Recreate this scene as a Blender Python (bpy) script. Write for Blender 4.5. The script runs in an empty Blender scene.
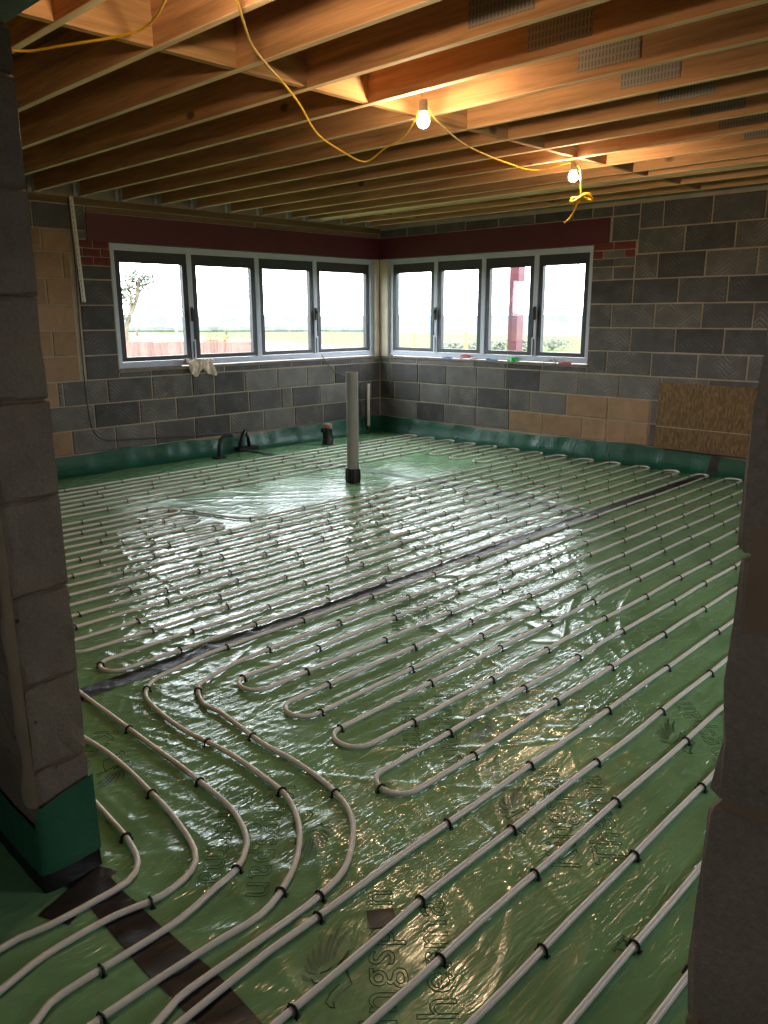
import bpy, bmesh, math, random
import numpy as np
from mathutils import Vector, Matrix

# ------------------------------------------------------------------ camera, sky, exposure
scene = bpy.context.scene
col = scene.collection
random.seed(11)
CAM_H = 1.44                      # metres above the membrane
FPX = 786.76                      # focal length in pixels of the 768 x 1024 frame
RIGHT = Vector((0.69697278, -0.71708888, -0.00353268))
UP = Vector((0.1768618, 0.16712205, 0.96994336))
FWD = Vector((0.69494521, 0.67664892, -0.24330515))
cd = bpy.data.cameras.new('camera')
cam = bpy.data.objects.new('camera', cd)
col.objects.link(cam)
cd.sensor_fit = 'VERTICAL'
cd.sensor_height = 36.0
cd.lens = FPX * 36.0 / 1024.0
cd.clip_start = 0.05
cd.clip_end = 6000
cam.matrix_world = Matrix(((RIGHT.x, UP.x, -FWD.x, 0), (RIGHT.y, UP.y, -FWD.y, 0),
                           (RIGHT.z, UP.z, -FWD.z, CAM_H), (0, 0, 0, 1)))
scene.camera = cam

SKY_STRENGTH = 16.0
BULB_STRENGTH = 680.0
world = bpy.data.worlds.new('overcast_sky')
scene.world = world
world.use_nodes = True
bg = world.node_tree.nodes['Background']
bg.inputs[0].default_value = (0.90, 0.955, 1.0, 1)
bg.inputs[1].default_value = SKY_STRENGTH
vs = scene.view_settings
vs.view_transform = 'Standard'
vs.look = 'None'
vs.gamma = 1.0
vs.exposure = 0.0
vs.use_curve_mapping = False
scene.cycles.max_bounces = 10
scene.cycles.diffuse_bounces = 6
scene.cycles.glossy_bounces = 4
scene.cycles.transparent_max_bounces = 12
scene.cycles.caustics_reflective = False
scene.cycles.caustics_refractive = False
scene.cycles.sample_clamp_indirect = 8.0


def portal(name, loc, rot, sx, sy):
    l = bpy.data.lights.new(name, 'AREA')
    l.shape = 'RECTANGLE'; l.size = sx; l.size_y = sy
    l.cycles.is_portal = True
    o = bpy.data.objects.new(name, l); col.objects.link(o)
    o.location = loc; o.rotation_euler = rot


portal('window_daylight', (5.45, 7.42, 1.52), (math.radians(-90), 0, 0), 3.5, 1.2)
portal('window_daylight', (7.55, 5.6, 1.52), (math.radians(-90), 0, math.radians(-90)), 2.85, 1.2)
portal('window_daylight', (3.95, -1.55, 1.55), (math.radians(90), 0, 0), 1.3, 1.1)  # serves the fill-light opening added in the unseen near wall
portal('window_daylight', (-1.8, 0.75, 1.775), (math.radians(90), 0, math.radians(-90)), 0.5, 0.55)  # serves the fill-light opening added behind the camera

XB = 7.28        # face of the wall on the right
YA = 7.151       # face of the wall on the left
PX0, PX1 = 0.632, 0.774   # the block partition whose doorway the camera looks through
JL, JR = 1.84, 0.216      # its two jambs
ZJ = 2.47        # underside of the joists
ZD = 2.69        # top of the joists


def pix(x, y):
    return (RIGHT * ((x - 384) / FPX) - UP * ((y - 512) / FPX) + FWD)


def on_z(x, y, z):
    d = pix(x, y)
    t = (z - CAM_H) / d.z
    return Vector((d.x * t, d.y * t, z))


def on_plane_y(x, y, Y):
    d = pix(x, y); t = Y / d.y
    return Vector((d.x * t, Y, CAM_H + d.z * t))


def on_plane_x(x, y, X):
    d = pix(x, y); t = X / d.x
    return Vector((X, d.y * t, CAM_H + d.z * t))


def at_depth(x, y, D):
    d = pix(x, y)
    return Vector((d.x * D, d.y * D, CAM_H + d.z * D))


# ------------------------------------------------------------------ materials
def lin(c):
    return tuple(((v / 255.0) / 12.92 if v / 255.0 <= 0.04045 else ((v / 255.0 + 0.055) / 1.055) ** 2.4) for v in c)


class NT:
    def __init__(self, name):
        self.m = bpy.data.materials.new(name)
        self.m.use_nodes = True
        self.t = self.m.node_tree
        self.p = self.t.nodes['Principled BSDF']
        self.out = self.t.nodes['Material Output']

    def n(self, kind, **kw):
        nd = self.t.nodes.new(kind)
        for k, v in kw.items():
            setattr(nd, k, v)
        return nd

    def l(self, a, b):
        self.t.links.new(a, b)

    def math(self, op, a, b=None, c=None):
        nd = self.n('ShaderNodeMath', operation=op)
        for i, v in enumerate((a, b, c)):
            if v is None: continue
            if isinstance(v, (int, float)): nd.inputs[i].default_value = v
            else: self.l(v, nd.inputs[i])
        return nd.outputs[0]

    def mapping(self, src, scale=(1, 1, 1), rot=(0, 0, 0)):
        mp = self.n('ShaderNodeMapping')
        mp.inputs['Scale'].default_value = scale
        mp.inputs['Rotation'].default_value = rot
        self.l(src, mp.inputs['Vector'])
        return mp.outputs[0]

    def noise(self, vec, scale, detail=3, rough=0.55, dist=0.0):
        nd = self.n('ShaderNodeTexNoise')
        nd.inputs['Scale'].default_value = scale
        nd.inputs['Detail'].default_value = detail
        nd.inputs['Roughness'].default_value = rough
        nd.inputs['Distortion'].default_value = dist
        self.l(vec, nd.inputs['Vector'])
        return nd.outputs['Fac']

    def ramp(self, fac, stops):
        nd = self.n('ShaderNodeValToRGB')
        e = nd.color_ramp.elements
        while len(e) < len(stops): e.new(0.5)
        for i, (p, c) in enumerate(stops):
            e[i].position = p
            e[i].color = (*c, 1) if len(c) == 3 else c
        self.l(fac, nd.inputs[0])
        return nd.outputs[0]

    def mix(self, fac, a, b, mode='MIX'):
        nd = self.n('ShaderNodeMix', data_type='RGBA', blend_type=mode)
        for i, v in ((0, fac), (6, a), (7, b)):
            if isinstance(v, (int, float)): nd.inputs[i].default_value = v
            elif isinstance(v, tuple): nd.inputs[i].default_value = (*v, 1) if len(v) == 3 else v
            else: self.l(v, nd.inputs[i])
        return nd.outputs[2]

    def bump(self, height, strength, dist, normal=None):
        nd = self.n('ShaderNodeBump')
        nd.inputs['Strength'].default_value = strength
        nd.inputs['Distance'].default_value = dist
        self.l(height, nd.inputs['Height'])
        if normal is not None: self.l(normal, nd.inputs['Normal'])
        return nd.outputs[0]


def simple(name, rgb, rough=0.6, metal=0.0, spec=0.5, var=0.12, scale=8.0, bump=0.0, bscale=60.0):
    b = NT(name)
    tc = b.n('ShaderNodeTexCoord').outputs['Object']
    c = lin(rgb)
    f = b.noise(tc, scale, 4)
    lo = tuple(v * (1 - var) for v in c); hi = tuple(min(1, v * (1 + var)) for v in c)
    b.l(b.ramp(f, [(0.3, lo), (0.7, hi)]), b.p.inputs['Base Color'])
    b.p.inputs['Roughness'].default_value = rough
    b.p.inputs['Metallic'].default_value = metal
    b.p.inputs['Specular IOR Level'].default_value = spec
    if bump:
        b.l(b.bump(b.noise(tc, bscale, 4), bump, 0.01), b.p.inputs['Normal'])
    return b.m


def block_material(name, rgb, chevron=0.5, var=0.25, pits=True, rough=0.9):
    b = NT(name)
    tc = b.n('ShaderNodeTexCoord').outputs['Object']
    rnd = b.n('ShaderNodeObjectInfo').outputs['Random']
    off = b.n('ShaderNodeVectorMath', operation='ADD')
    b.l(tc, off.inputs[0])
    cmb = b.n('ShaderNodeCombineXYZ')
    b.l(b.math('MULTIPLY', rnd, 37.0), cmb.inputs[0]); b.l(b.math('MULTIPLY', rnd, 11.0), cmb.inputs[2])
    b.l(cmb.outputs[0], off.inputs[1])
    v = off.outputs[0]
    c = lin(rgb)
    tone = b.math('ADD', b.math('MULTIPLY', rnd, 2 * var), 1 - var)
    coarse = b.noise(v, 6.0, 5, 0.6)
    base = b.ramp(coarse, [(0.25, tuple(x * 0.78 for x in c)), (0.75, tuple(x * 1.22 for x in c))])
    base = b.mix(1.0, base, tone, 'MULTIPLY')
    fine = b.noise(v, 130.0, 3, 0.7)
    base = b.mix(0.25, base, b.ramp(fine, [(0.35, (0.45, 0.45, 0.45)), (0.7, (1.5, 1.5, 1.5))]), 'MULTIPLY')
    height = fine
    if chevron > 0:
        sp = b.n('ShaderNodeSeparateXYZ'); b.l(v, sp.inputs[0])
        fx = b.math('FRACT', b.math('DIVIDE', sp.outputs[0], 0.22))
        tri = b.math('MULTIPLY', b.math('ABSOLUTE', b.math('SUBTRACT', fx, 0.5)), 0.20)
        wob = b.math('MULTIPLY', b.noise(v, 7.0, 3), 0.07)
        t = b.math('ADD', b.math('ADD', sp.outputs[2], tri), wob)
        wave = b.math('SINE', b.math('MULTIPLY', t, 2 * math.pi / 0.040))
        mask = b.ramp(b.noise(v, 5.0, 3), [(0.44, (0, 0, 0)), (0.66, (1, 1, 1))])
        wv = b.math('MULTIPLY', b.math('MULTIPLY', b.math('ADD', b.math('MULTIPLY', wave, 0.5), 0.5), mask), chevron)
        base = b.mix(wv, base, tuple(min(1, x * 2.3 + 0.02) for x in c))
        height = b.math('ADD', b.math('MULTIPLY', wv, 1.2), b.math('MULTIPLY', fine, 0.5))
    if pits:
        vo = b.n('ShaderNodeTexVoronoi'); vo.inputs['Scale'].default_value = 22.0
        b.l(v, vo.inputs['Vector'])
        pit = b.ramp(vo.outputs['Distance'], [(0.06, (0.0, 0.0, 0.0)), (0.14, (1, 1, 1))])
        pm = b.math('GREATER_THAN', b.noise(v, 11.0, 1), 0.6)
        pitf = b.math('MULTIPLY', b.math('SUBTRACT', 1.0, pit), pm)
        base = b.mix(b.math('MULTIPLY', pitf, 0.7), base, tuple(x * 0.25 for x in c))
        height = b.math('SUBTRACT', height, b.math('MULTIPLY', pitf, 2.0))
    b.l(base, b.p.inputs['Base Color'])
    b.p.inputs['Roughness'].default_value = rough
    b.p.inputs['Specular IOR Level'].default_value = 0.3
    b.l(b.bump(height, 0.55, 0.006), b.p.inputs['Normal'])
    return b.m


def timber(name, rgb, along=1, knots=True, var=0.3):
    b = NT(name)
    tc = b.n('ShaderNodeTexCoord').outputs['Object']
    rnd = b.n('ShaderNodeObjectInfo').outputs['Random']
    cmb = b.n('ShaderNodeCombineXYZ')
    for i in range(3): b.l(b.math('MULTIPLY', rnd, 23.0 + 7 * i), cmb.inputs[i])
    off = b.n('ShaderNodeVectorMath', operation='ADD'); b.l(tc, off.inputs[0]); b.l(cmb.outputs[0], off.inputs[1])
    v = off.outputs[0]
    s = [16, 16, 16]; s[along] = 0.9
    c = lin(rgb)
    g = b.noise(b.mapping(v, tuple(s)), 1.6, 5, 0.6, 0.4)
    base = b.ramp(g, [(0.28, tuple(x * 0.62 for x in c)), (0.5, c), (0.75, tuple(min(1, x * 1.3) for x in c))])
    s2 = [90, 90, 90]; s2[along] = 2.0
    g2 = b.noise(b.mapping(v, tuple(s2)), 1.5, 3, 0.6)
    base = b.mix(0.35, base, b.ramp(g2, [(0.3, (0.6, 0.55, 0.5)), (0.7, (1.25, 1.2, 1.15))]), 'MULTIPLY')
    tone = b.math('ADD', b.math('MULTIPLY', rnd, var), 1 - var / 2)
    base = b.mix(1.0, base, tone, 'MULTIPLY')
    if knots:
        s3 = [1, 1, 1]; s3[along] = 0.55
        vo = b.n('ShaderNodeTexVoronoi'); vo.inputs['Scale'].default_value = 3.6
        b.l(b.mapping(v, tuple(s3)), vo.inputs['Vector'])
        k = b.ramp(vo.outputs['Distance'], [(0.05, (1, 1, 1)), (0.1, (0, 0, 0))])
        base = b.mix(b.math('MULTIPLY', k, 0.8), base, tuple(x * 0.18 for x in c))
    b.l(base, b.p.inputs['Base Color'])
    b.p.inputs['Roughness'].default_value = 0.75
    b.p.inputs['Specular IOR Level'].default_value = 0.25
    b.l(b.bump(g2, 0.25, 0.003), b.p.inputs['Normal'])
    return b.m


def film_material(name, rgb, rough=0.2, bump=0.5, wear=0.5, spec=0.6):
    b = NT(name)
    tc = b.n('ShaderNodeTexCoord').outputs['Object']
    c = lin(rgb)
    f = b.noise(tc, 2.2, 5, 0.6)
    base = b.ramp(f, [(0.3, tuple(x * 0.78 for x in c)), (0.7, tuple(x * 1.2 for x in c))])
    w = b.noise(b.mapping(tc, (3, 3, 3)), 5.0, 5, 0.7, 0.6)
    base = b.mix(b.ramp(w, [(0.55, (0, 0, 0)), (0.75, (wear * 0.35,) * 3)]), base, tuple(min(1, x * 1.9 + 0.03) for x in c))
    b.l(base, b.p.inputs['Base Color'])
    rr = b.ramp(b.noise(tc, 3.5, 4), [(0.3, (rough * 0.7,) * 3), (0.7, (rough * 1.4,) * 3)])
    b.l(rr, b.p.inputs['Roughness'])
    b.p.inputs['Specular IOR Level'].default_value = spec
    # fine crumple of the film
    h1 = b.noise(b.mapping(tc, (5, 26, 10), (0, 0, 0.6)), 1.0, 3, 0.55, 0.8)
    h2 = b.noise(b.mapping(tc, (6, 30, 10), (0, 0, -0.9)), 1.0, 3, 0.55, 0.6)
    h1 = b.math('ABSOLUTE', b.math('SUBTRACT', h1, 0.5)); h2 = b.math('ABSOLUTE', b.math('SUBTRACT', h2, 0.5))
    hh = b.math('ADD', h1, h2)
    msk = b.ramp(b.noise(tc, 1.3, 2), [(0.40, (0.38,) * 3), (0.62, (1, 1, 1))])
    hh = b.math('MULTIPLY', hh, msk)
    b.l(b.bump(hh, bump, 0.012), b.p.inputs['Normal'])
    return b.m


def glass_material():
    b = NT('window_glass')
    tr = b.n('ShaderNodeBsdfTransparent'); tr.inputs[0].default_value = (0.95, 0.97, 0.97, 1)
    gl = b.n('ShaderNodeBsdfGlossy'); gl.inputs['Roughness'].default_value = 0.03
    lw = b.n('ShaderNodeLayerWeight'); lw.inputs[0].default_value = 0.5
    fr = b.math('ADD', b.math('MULTIPLY', b.math('POWER', lw.outputs['Facing'], 5.0), 0.94), 0.03)
    tc = b.n('ShaderNodeTexCoord').outputs['Object']
    f = b.math('ADD', fr, b.math('MULTIPLY', b.noise(tc, 3.0, 3), 0.02))
    mx = b.n('ShaderNodeMixShader')
    b.l(f, mx.inputs[0]); b.l(tr.outputs[0], mx.inputs[1]); b.l(gl.outputs[0], mx.inputs[2])
    b.l(mx.outputs[0], b.out.inputs[0])
    return b.m


def sticker_material():
    b = NT('pale_sticker')
    tr = b.n('ShaderNodeBsdfTransparent')
    df = b.n('ShaderNodeBsdfDiffuse'); df.inputs[0].default_value = (0.55, 0.72, 0.82, 1)
    mx = b.n('ShaderNodeMixShader')
    tc = b.n('ShaderNodeTexCoord').outputs['Object']
    b.l(b.ramp(b.noise(tc, 14.0, 2), [(0.3, (0.04,) * 3), (0.7, (0.16,) * 3)]), mx.inputs[0])
    b.l(tr.outputs[0], mx.inputs[1]); b.l(df.outputs[0], mx.inputs[2])
    b.l(mx.outputs[0], b.out.inputs[0])
    return b.m


def bulb_material():
    b = NT('lit_bulb')
    e = b.n('ShaderNodeEmission')
    e.inputs[0].default_value = (1.0, 0.70, 0.42, 1)
    e.inputs[1].default_value = BULB_STRENGTH
    b.l(e.outputs[0], b.out.inputs[0])
    return b.m


def osb_material():
    b = NT('oriented_strand_board')
    tc = b.n('ShaderNodeTexCoord').outputs['Object']
    vo = b.n('ShaderNodeTexVoronoi'); vo.inputs['Scale'].default_value = 1.0
    b.l(b.mapping(tc, (60, 60, 24), (0.0, 0.5, 0.3)), vo.inputs['Vector'])
    g = b.n('ShaderNodeSeparateColor'); b.l(vo.outputs['Color'], g.inputs[0])
    c = lin((112, 88, 56))
    base = b.ramp(g.outputs[0], [(0.0, tuple(x * 0.65 for x in c)), (0.55, c), (1.0, tuple(x * 1.35 for x in c))])
    base = b.mix(0.5, base, b.ramp(b.noise(b.mapping(tc, (60, 60, 9)), 2.0, 4), [(0.3, (0.6, 0.55, 0.5)), (0.7, (1.2, 1.2, 1.2))]), 'MULTIPLY')
    b.l(base, b.p.inputs['Base Color'])
    b.p.inputs['Roughness'].default_value = 0.8
    b.l(b.bump(g.outputs[1], 0.3, 0.004), b.p.inputs['Normal'])
    return b.m


def plate_material():
    b = NT('punched_nail_plate')
    tc = b.n('ShaderNodeTexCoord').outputs['Object']
    sp = b.n('ShaderNodeSeparateXYZ'); b.l(tc, sp.inputs[0])
    w = b.math('SINE', b.math('MULTIPLY', sp.outputs[1], 2 * math.pi / 0.017))
    w2 = b.math('SINE', b.math('MULTIPLY', sp.outputs[2], 2 * math.pi / 0.03))
    k = b.math('MULTIPLY', b.math('GREATER_THAN', w, 0.2), b.math('GREATER_THAN', w2, -0.6))
    b.l(b.mix(k, lin((150, 142, 130)), lin((112, 106, 96))), b.p.inputs['Base Color'])
    b.p.inputs['Metallic'].default_value = 0.1
    b.p.inputs['Roughness'].default_value = 0.55
    return b.m


M = {}
M['block_grey'] = block_material('grey_block', (96, 93, 90), 0.5)
M['block_dark'] = block_material('dark_grey_block', (78, 76, 76), 0.42)
M['block_tan'] = block_material('tan_block', (150, 122, 96), 0.0, 0.12)
M['block_jamb'] = block_material('jamb_block', (118, 104, 90), 0.0, 0.12)
M['mortar'] = simple('mortar', (160, 148, 130), 0.95, spec=0.2, bump=0.5, bscale=40)
M['mortar_pale'] = simple('pale_mortar', (150, 130, 108), 0.95, spec=0.2, bump=0.8, bscale=25)
M['mortar_dark'] = simple('dark_mortar', (120, 98, 78), 0.95, spec=0.2, bump=0.8, bscale=25)
M['brick'] = simple('red_brick', (108, 56, 52), 0.85, spec=0.25, var=0.25, scale=14, bump=0.3)
M['steel_red'] = simple('red_oxide_paint', (86, 36, 46), 0.5, spec=0.4, var=0.12, scale=3)
M['concrete'] = simple('lintel_concrete', (150, 152, 148), 0.9, spec=0.2, bump=0.3)
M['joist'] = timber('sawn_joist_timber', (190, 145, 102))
M['joist_edge'] = timber('planed_joist_edge', (238, 210, 168), knots=False, var=0.15)  # paler tone for the top and bottom edges of the joists
M['noggin'] = timber('noggin_timber', (190, 152, 106), along=0)
M['deck'] = simple('chipboard_deck', (120, 90, 58), 0.85, var=0.3, scale=40)
M['plate_wood'] = timber('wall_plate_timber', (116, 92, 62), along=0, knots=False)
M['galv'] = simple('galvanised_steel', (190, 190, 190), 0.45, metal=0.2, var=0.15, scale=20)
M['nail_plate'] = plate_material()
M['frame'] = simple('pale_grey_aluminium', (180, 189, 202), 0.45, metal=0.0, spec=0.5, var=0.05)
M['sash'] = simple('dark_sash', (46, 46, 52), 0.5, spec=0.5, var=0.08)
M['handle'] = simple('black_handle', (20, 20, 24), 0.35)
M['glass'] = glass_material()
M['sticker'] = sticker_material()
M['cream'] = simple('cream_board', (196, 186, 168), 0.8, var=0.08)
M['sill'] = simple('sill_board', (116, 106, 96), 0.85, var=0.2, scale=12)
M['film'] = film_material('green_membrane', (108, 148, 104), 0.16, 0.6, spec=0.75)
M['dpm'] = film_material('green_upstand_sheet', (27, 80, 61), 0.45, 0.9, wear=0.1, spec=0.35)
M['wrap'] = film_material('green_wrapped_sheet', (34, 86, 62), 0.38, 0.5, wear=0.3, spec=0.4)
M['tape'] = film_material('black_tape', (24, 21, 22), 0.42, 0.35, wear=0.1, spec=0.4)
M['print'] = simple('green_print', (46, 82, 56), 0.4, var=0.1)
M['pipe'] = simple('pale_heating_pipe', (212, 206, 198), 0.38, spec=0.5, var=0.05, scale=4)
M['clip'] = simple('black_clip', (18, 17, 17), 0.4)
M['pvc'] = simple('grey_plastic_pipe', (142, 142, 140), 0.45, var=0.08)
M['white_pvc'] = simple('white_plastic', (210, 208, 200), 0.5, var=0.06)
M['black_rubber'] = simple('black_plastic', (18, 18, 20), 0.4, var=0.1)
M['terracotta'] = simple('brown_cap', (140, 100, 84), 0.7)
M['yellow'] = simple('yellow_cable', (226, 178, 20), 0.4, var=0.08)
M['grey_cable'] = simple('grey_cable', (70, 68, 66), 0.5)
M['bulb'] = bulb_material()
M['holder'] = simple('white_lampholder', (205, 198, 188), 0.5)
M['osb'] = osb_material()
M['cloth'] = simple('pale_rag', (206, 190, 172), 0.95, var=0.15, scale=18, bump=0.5, bscale=80)
M['red_plastic'] = simple('red_plastic', (190, 44, 44), 0.4)
M['green_plastic'] = simple('green_plastic', (40, 200, 70), 0.4)
M['blue_plastic'] = simple('blue_plastic', (90, 120, 160), 0.5)
M['grass'] = simple('coastal_grass', (62, 68, 34), 0.95, var=0.4, scale=0.25, spec=0.1)
M['sand_field'] = simple('dry_field', (108, 94, 68), 0.95, var=0.3, scale=0.3, spec=0.1)
M['sea'] = simple('hazy_sea', (84, 92, 99), 1.0, var=0.06, scale=0.05, spec=0.0)
M['fence'] = timber('fence_timber', (118, 92, 86), along=2, knots=False)
M['post_wood'] = timber('post_timber', (150, 110, 60), along=2, knots=False)
M['bark'] = simple('bark', (100, 88, 74), 0.9, var=0.3, scale=6)
M['leaf'] = simple('grey_green_leaves', (78, 82, 66), 0.8, var=0.4, scale=3)
M['leaf_tan'] = simple('autumn_leaves', (104, 76, 40), 0.8, var=0.4, scale=2)
M['leaf_far'] = simple('distant_trees', (64, 70, 62), 0.9, var=0.3, scale=0.3)
M['pole'] = simple('weathered_pole', (110, 100, 90), 0.9)
M['render_wall'] = simple('plain_block_wall', (88, 86, 84), 0.9, var=0.2, scale=5, bump=0.4)


# ------------------------------------------------------------------ mesh helpers
def finish(name, me, mat, parent=None, smooth=False):
    if mat is not None: me.materials.append(mat)
    if smooth:
        me.polygons.foreach_set('use_smooth', [True] * len(me.polygons))
    o = bpy.data.objects.new(name, me)
    col.objects.link(o)
    if parent is not None: o.parent = parent
    return o


class MB:
    def __init__(self):
        self.v = []; self.f = []

    def box(self, x0, x1, y0, y1, z0, z1, M4=None):
        b = len(self.v)
        vs_ = [(x0, y0, z0), (x1, y0, z0), (x1, y1, z0), (x0, y1, z0), (x0, y0, z1), (x1, y0, z1), (x1, y1, z1), (x0, y1, z1)]
        if M4 is not None: vs_ = [tuple(M4 @ Vector(p)) for p in vs_]
        self.v += vs_
        for q in ((0, 3, 2, 1), (4, 5, 6, 7), (0, 1, 5, 4), (1, 2, 6, 5), (2, 3, 7, 6), (3, 0, 4, 7)):
            self.f.append(tuple(b + i for i in q))
        return self

    def tube(self, pts, r, sides=8, cap=True):
        pts = [Vector(p) for p in pts]
        n = len(pts)
        rr = r if isinstance(r, (list, tuple)) else [r] * n
        b = len(self.v)
        prev = None
        for i, p in enumerate(pts):
            t = (pts[min(i + 1, n - 1)] - pts[max(i - 1, 0)])
            if t.length < 1e-9: t = Vector((0, 0, 1))
            t.normalize()
            if prev is None:
                ref = Vector((0, 0, 1)) if abs(t.z) < 0.9 else Vector((1, 0, 0))
                u = t.cross(ref).normalized()
            else:
                u = (prev - t * prev.dot(t))
                if u.length < 1e-6: u = t.orthogonal()
                u.normalize()
            prev = u
            w = t.cross(u)
            for k in range(sides):
                a = 2 * math.pi * k / sides
                self.v.append(tuple(p + (u * math.cos(a) + w * math.sin(a)) * rr[i]))
        for i in range(n - 1):
            for k in range(sides):
                k2 = (k + 1) % sides
                self.f.append((b + i * sides + k, b + i * sides + k2, b + (i + 1) * sides + k2, b + (i + 1) * sides + k))
        if cap:
            self.f.append(tuple(b + k for k in reversed(range(sides))))
            self.f.append(tuple(b + (n - 1) * sides + k for k in range(sides)))
        return self

    def quad(self, a, b_, c, d):
        k = len(self.v)
        self.v += [tuple(a), tuple(b_), tuple(c), tuple(d)]
        self.f.append((k, k + 1, k + 2, k + 3))
        return self

    def grid(self, rows):
        b = len(self.v); nr = len(rows); nc = len(rows[0])
        for r_ in rows: self.v += [tuple(p) for p in r_]
        for i in range(nr - 1):
            for j in range(nc - 1):
                k = b + i * nc + j
                self.f.append((k, k + 1, k + nc + 1, k + nc))
        return self

    def ball(self, c, r, seg=12, rings=8, sz=1.0):
        rows = []
        for i in range(rings + 1):
            a = math.pi * i / rings
            rows.append([(c[0] + r * math.sin(a) * math.cos(2 * math.pi * j / seg), c[1] + r * math.sin(a) * math.sin(2 * math.pi * j / seg),
                          c[2] - r * sz * math.cos(a)) for j in range(seg + 1)])
        return self.grid(rows)

    def build(self, name, mat, parent=None, smooth=False):
        me = bpy.data.meshes.new(name)
        me.from_pydata(self.v, [], self.f)
        me.update()
        return finish(name, me, mat, parent, smooth)


def empty(name, loc=(0, 0, 0)):
    o = bpy.data.objects.new(name, None)
    col.objects.link(o); o.location = loc
    o.empty_display_size = 0.1
    return o


def tag(o, label=None, cat=None, group=None, kind=None):
    if label: o['label'] = label
    if cat: o['category'] = cat
    if group: o['group'] = group
    if kind: o['kind'] = kind
    return o


def struct(o, label, cat):
    return tag(o, label, cat, None, 'structure')


def catmull(pts, step=0.03):
    pts = [Vector(p) for p in pts]
    P_ = [pts[0] * 2 - pts[1]] + pts + [pts[-1] * 2 - pts[-2]]
    out = []
    for i in range(1, len(P_) - 2):
        a, b, c, d = P_[i - 1:i + 3]
        n = max(2, int((c - b).length / step))
        for k in range(n):
            t = k / n
            out.append(0.5 * ((2 * b) + (c - a) * t + (2 * a - 5 * b + 4 * c - d) * t * t + (3 * b - a - 3 * c + d) * t ** 3))
    out.append(pts[-1])
    return out


# noise for wrinkles
_rs = np.random.RandomState(5)
_perm = np.concatenate([_rs.permutation(256)] * 3)
_ang = _rs.rand(256) * 2 * np.pi
_gx, _gy = np.cos(_ang), np.sin(_ang)


def perlin(x, y):
    x = np.asarray(x, float); y = np.asarray(y, float)
    xi = np.floor(x).astype(int); yi = np.floor(y).astype(int)
    xf = x - xi; yf = y - yi
    xi &= 255; yi &= 255
    u = xf * xf * xf * (xf * (xf * 6 - 15) + 10); v = yf * yf * yf * (yf * (yf * 6 - 15) + 10)

    def g(ix, iy, dx, dy):
        h = _perm[_perm[ix & 255] + (iy & 255)]
        return _gx[h] * dx + _gy[h] * dy
    a = g(xi, yi, xf, yf); b = g(xi + 1, yi, xf - 1, yf)
    c = g(xi, yi + 1, xf, yf - 1); d = g(xi + 1, yi + 1, xf - 1, yf - 1)
    return (a + u * (b - a)) + v * ((c + u * (d - c)) - (a + u * (b - a)))


def crease(x, y, ang, fl, fa, ox, warp=0.25, sharp=2.6):
    """thin ridges running along the direction ang"""
    ca, sa = math.cos(ang), math.sin(ang)
    l = x * ca + y * sa; a = -x * sa + y * ca
    a = a + warp * perlin(l * 1.1 + ox, a * 0.9 + 7.3) * 0.6
    n = perlin(l * fl + ox, a * fa + 3.1 * ox)
    m = np.clip(perlin(l * 0.8 + 2 * ox, a * 1.3 + ox) * 1.8 + 0.45, 0, 1)
    return np.clip(1 - np.abs(n) * sharp * 2, 0, 1) ** 2 * m


def H(x, y):
    x = np.asarray(x, float); y = np.asarray(y, float)
    h = 0.0052 * crease(x, y, 0.42, 0.55, 3.4, 1.7, sharp=4.2)
    h = h + 0.0048 * crease(x, y, -0.72, 0.6, 3.6, 9.2, sharp=4.2)
    h = h + 0.0042 * crease(x, y, 1.35, 0.8, 5.0, 4.4, sharp=3.6)
    h = h + 0.0026 * crease(x, y, -0.15, 1.3, 7.5, 2.9, sharp=3.4)
    h = h + 0.0026 * crease(x, y, 0.85, 2.2, 13.0, 6.1, sharp=3.0)
    h = h + 0.0022 * crease(x, y, -1.1, 2.0, 11.0, 8.3, sharp=3.0)
    h = h + 0.0024 * perlin(x * 2.1 + 4, y * 2.1) + 0.0006 * perlin(x * 7 + 1, y * 7)
    return h - 0.002


def Hs(x, y):
    return float(H(np.array([x]), np.array([y]))[0])


# ------------------------------------------------------------------ floor
def floor_mesh():
    def axis(a, b):
        out = [a]
        while out[-1] < b:
            c = out[-1]
            s = 0.0095 if c < 2.6 else 0.0095 + (c - 2.6) * 0.0019
            out.append(c + (s if c > 0.2 else 0.03))
        out[-1] = b
        return np.array(out)
    xs = axis(-1.6, XB + 0.02); ys = axis(-1.35, YA + 0.02)
    X, Y = np.meshgrid(xs, ys)
    Z = H(X, Y)
    co = np.stack([X, Y, Z], -1).reshape(-1, 3).astype(np.float32)
    ny, nx = X.shape
    i = (np.arange(ny - 1)[:, None] * nx + np.arange(nx - 1)[None, :]).reshape(-1)
    q = np.stack([i, i + 1, i + nx + 1, i + nx], -1).astype(np.int32)
    me = bpy.data.meshes.new('floor')
    me.vertices.add(len(co)); me.vertices.foreach_set('co', co.ravel())
    me.loops.add(q.size); me.loops.foreach_set('vertex_index', q.ravel())
    me.polygons.add(len(q))
    me.polygons.foreach_set('loop_start', np.arange(0, q.size, 4, dtype=np.int32))
    me.update(calc_edges=True)
    me.polygons.foreach_set('use_smooth', np.ones(len(q), dtype=bool))
    return me


floor = struct(finish('floor', floor_mesh(), M['film']), 'crinkled green membrane covering the insulated floor', 'floor')


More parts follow.
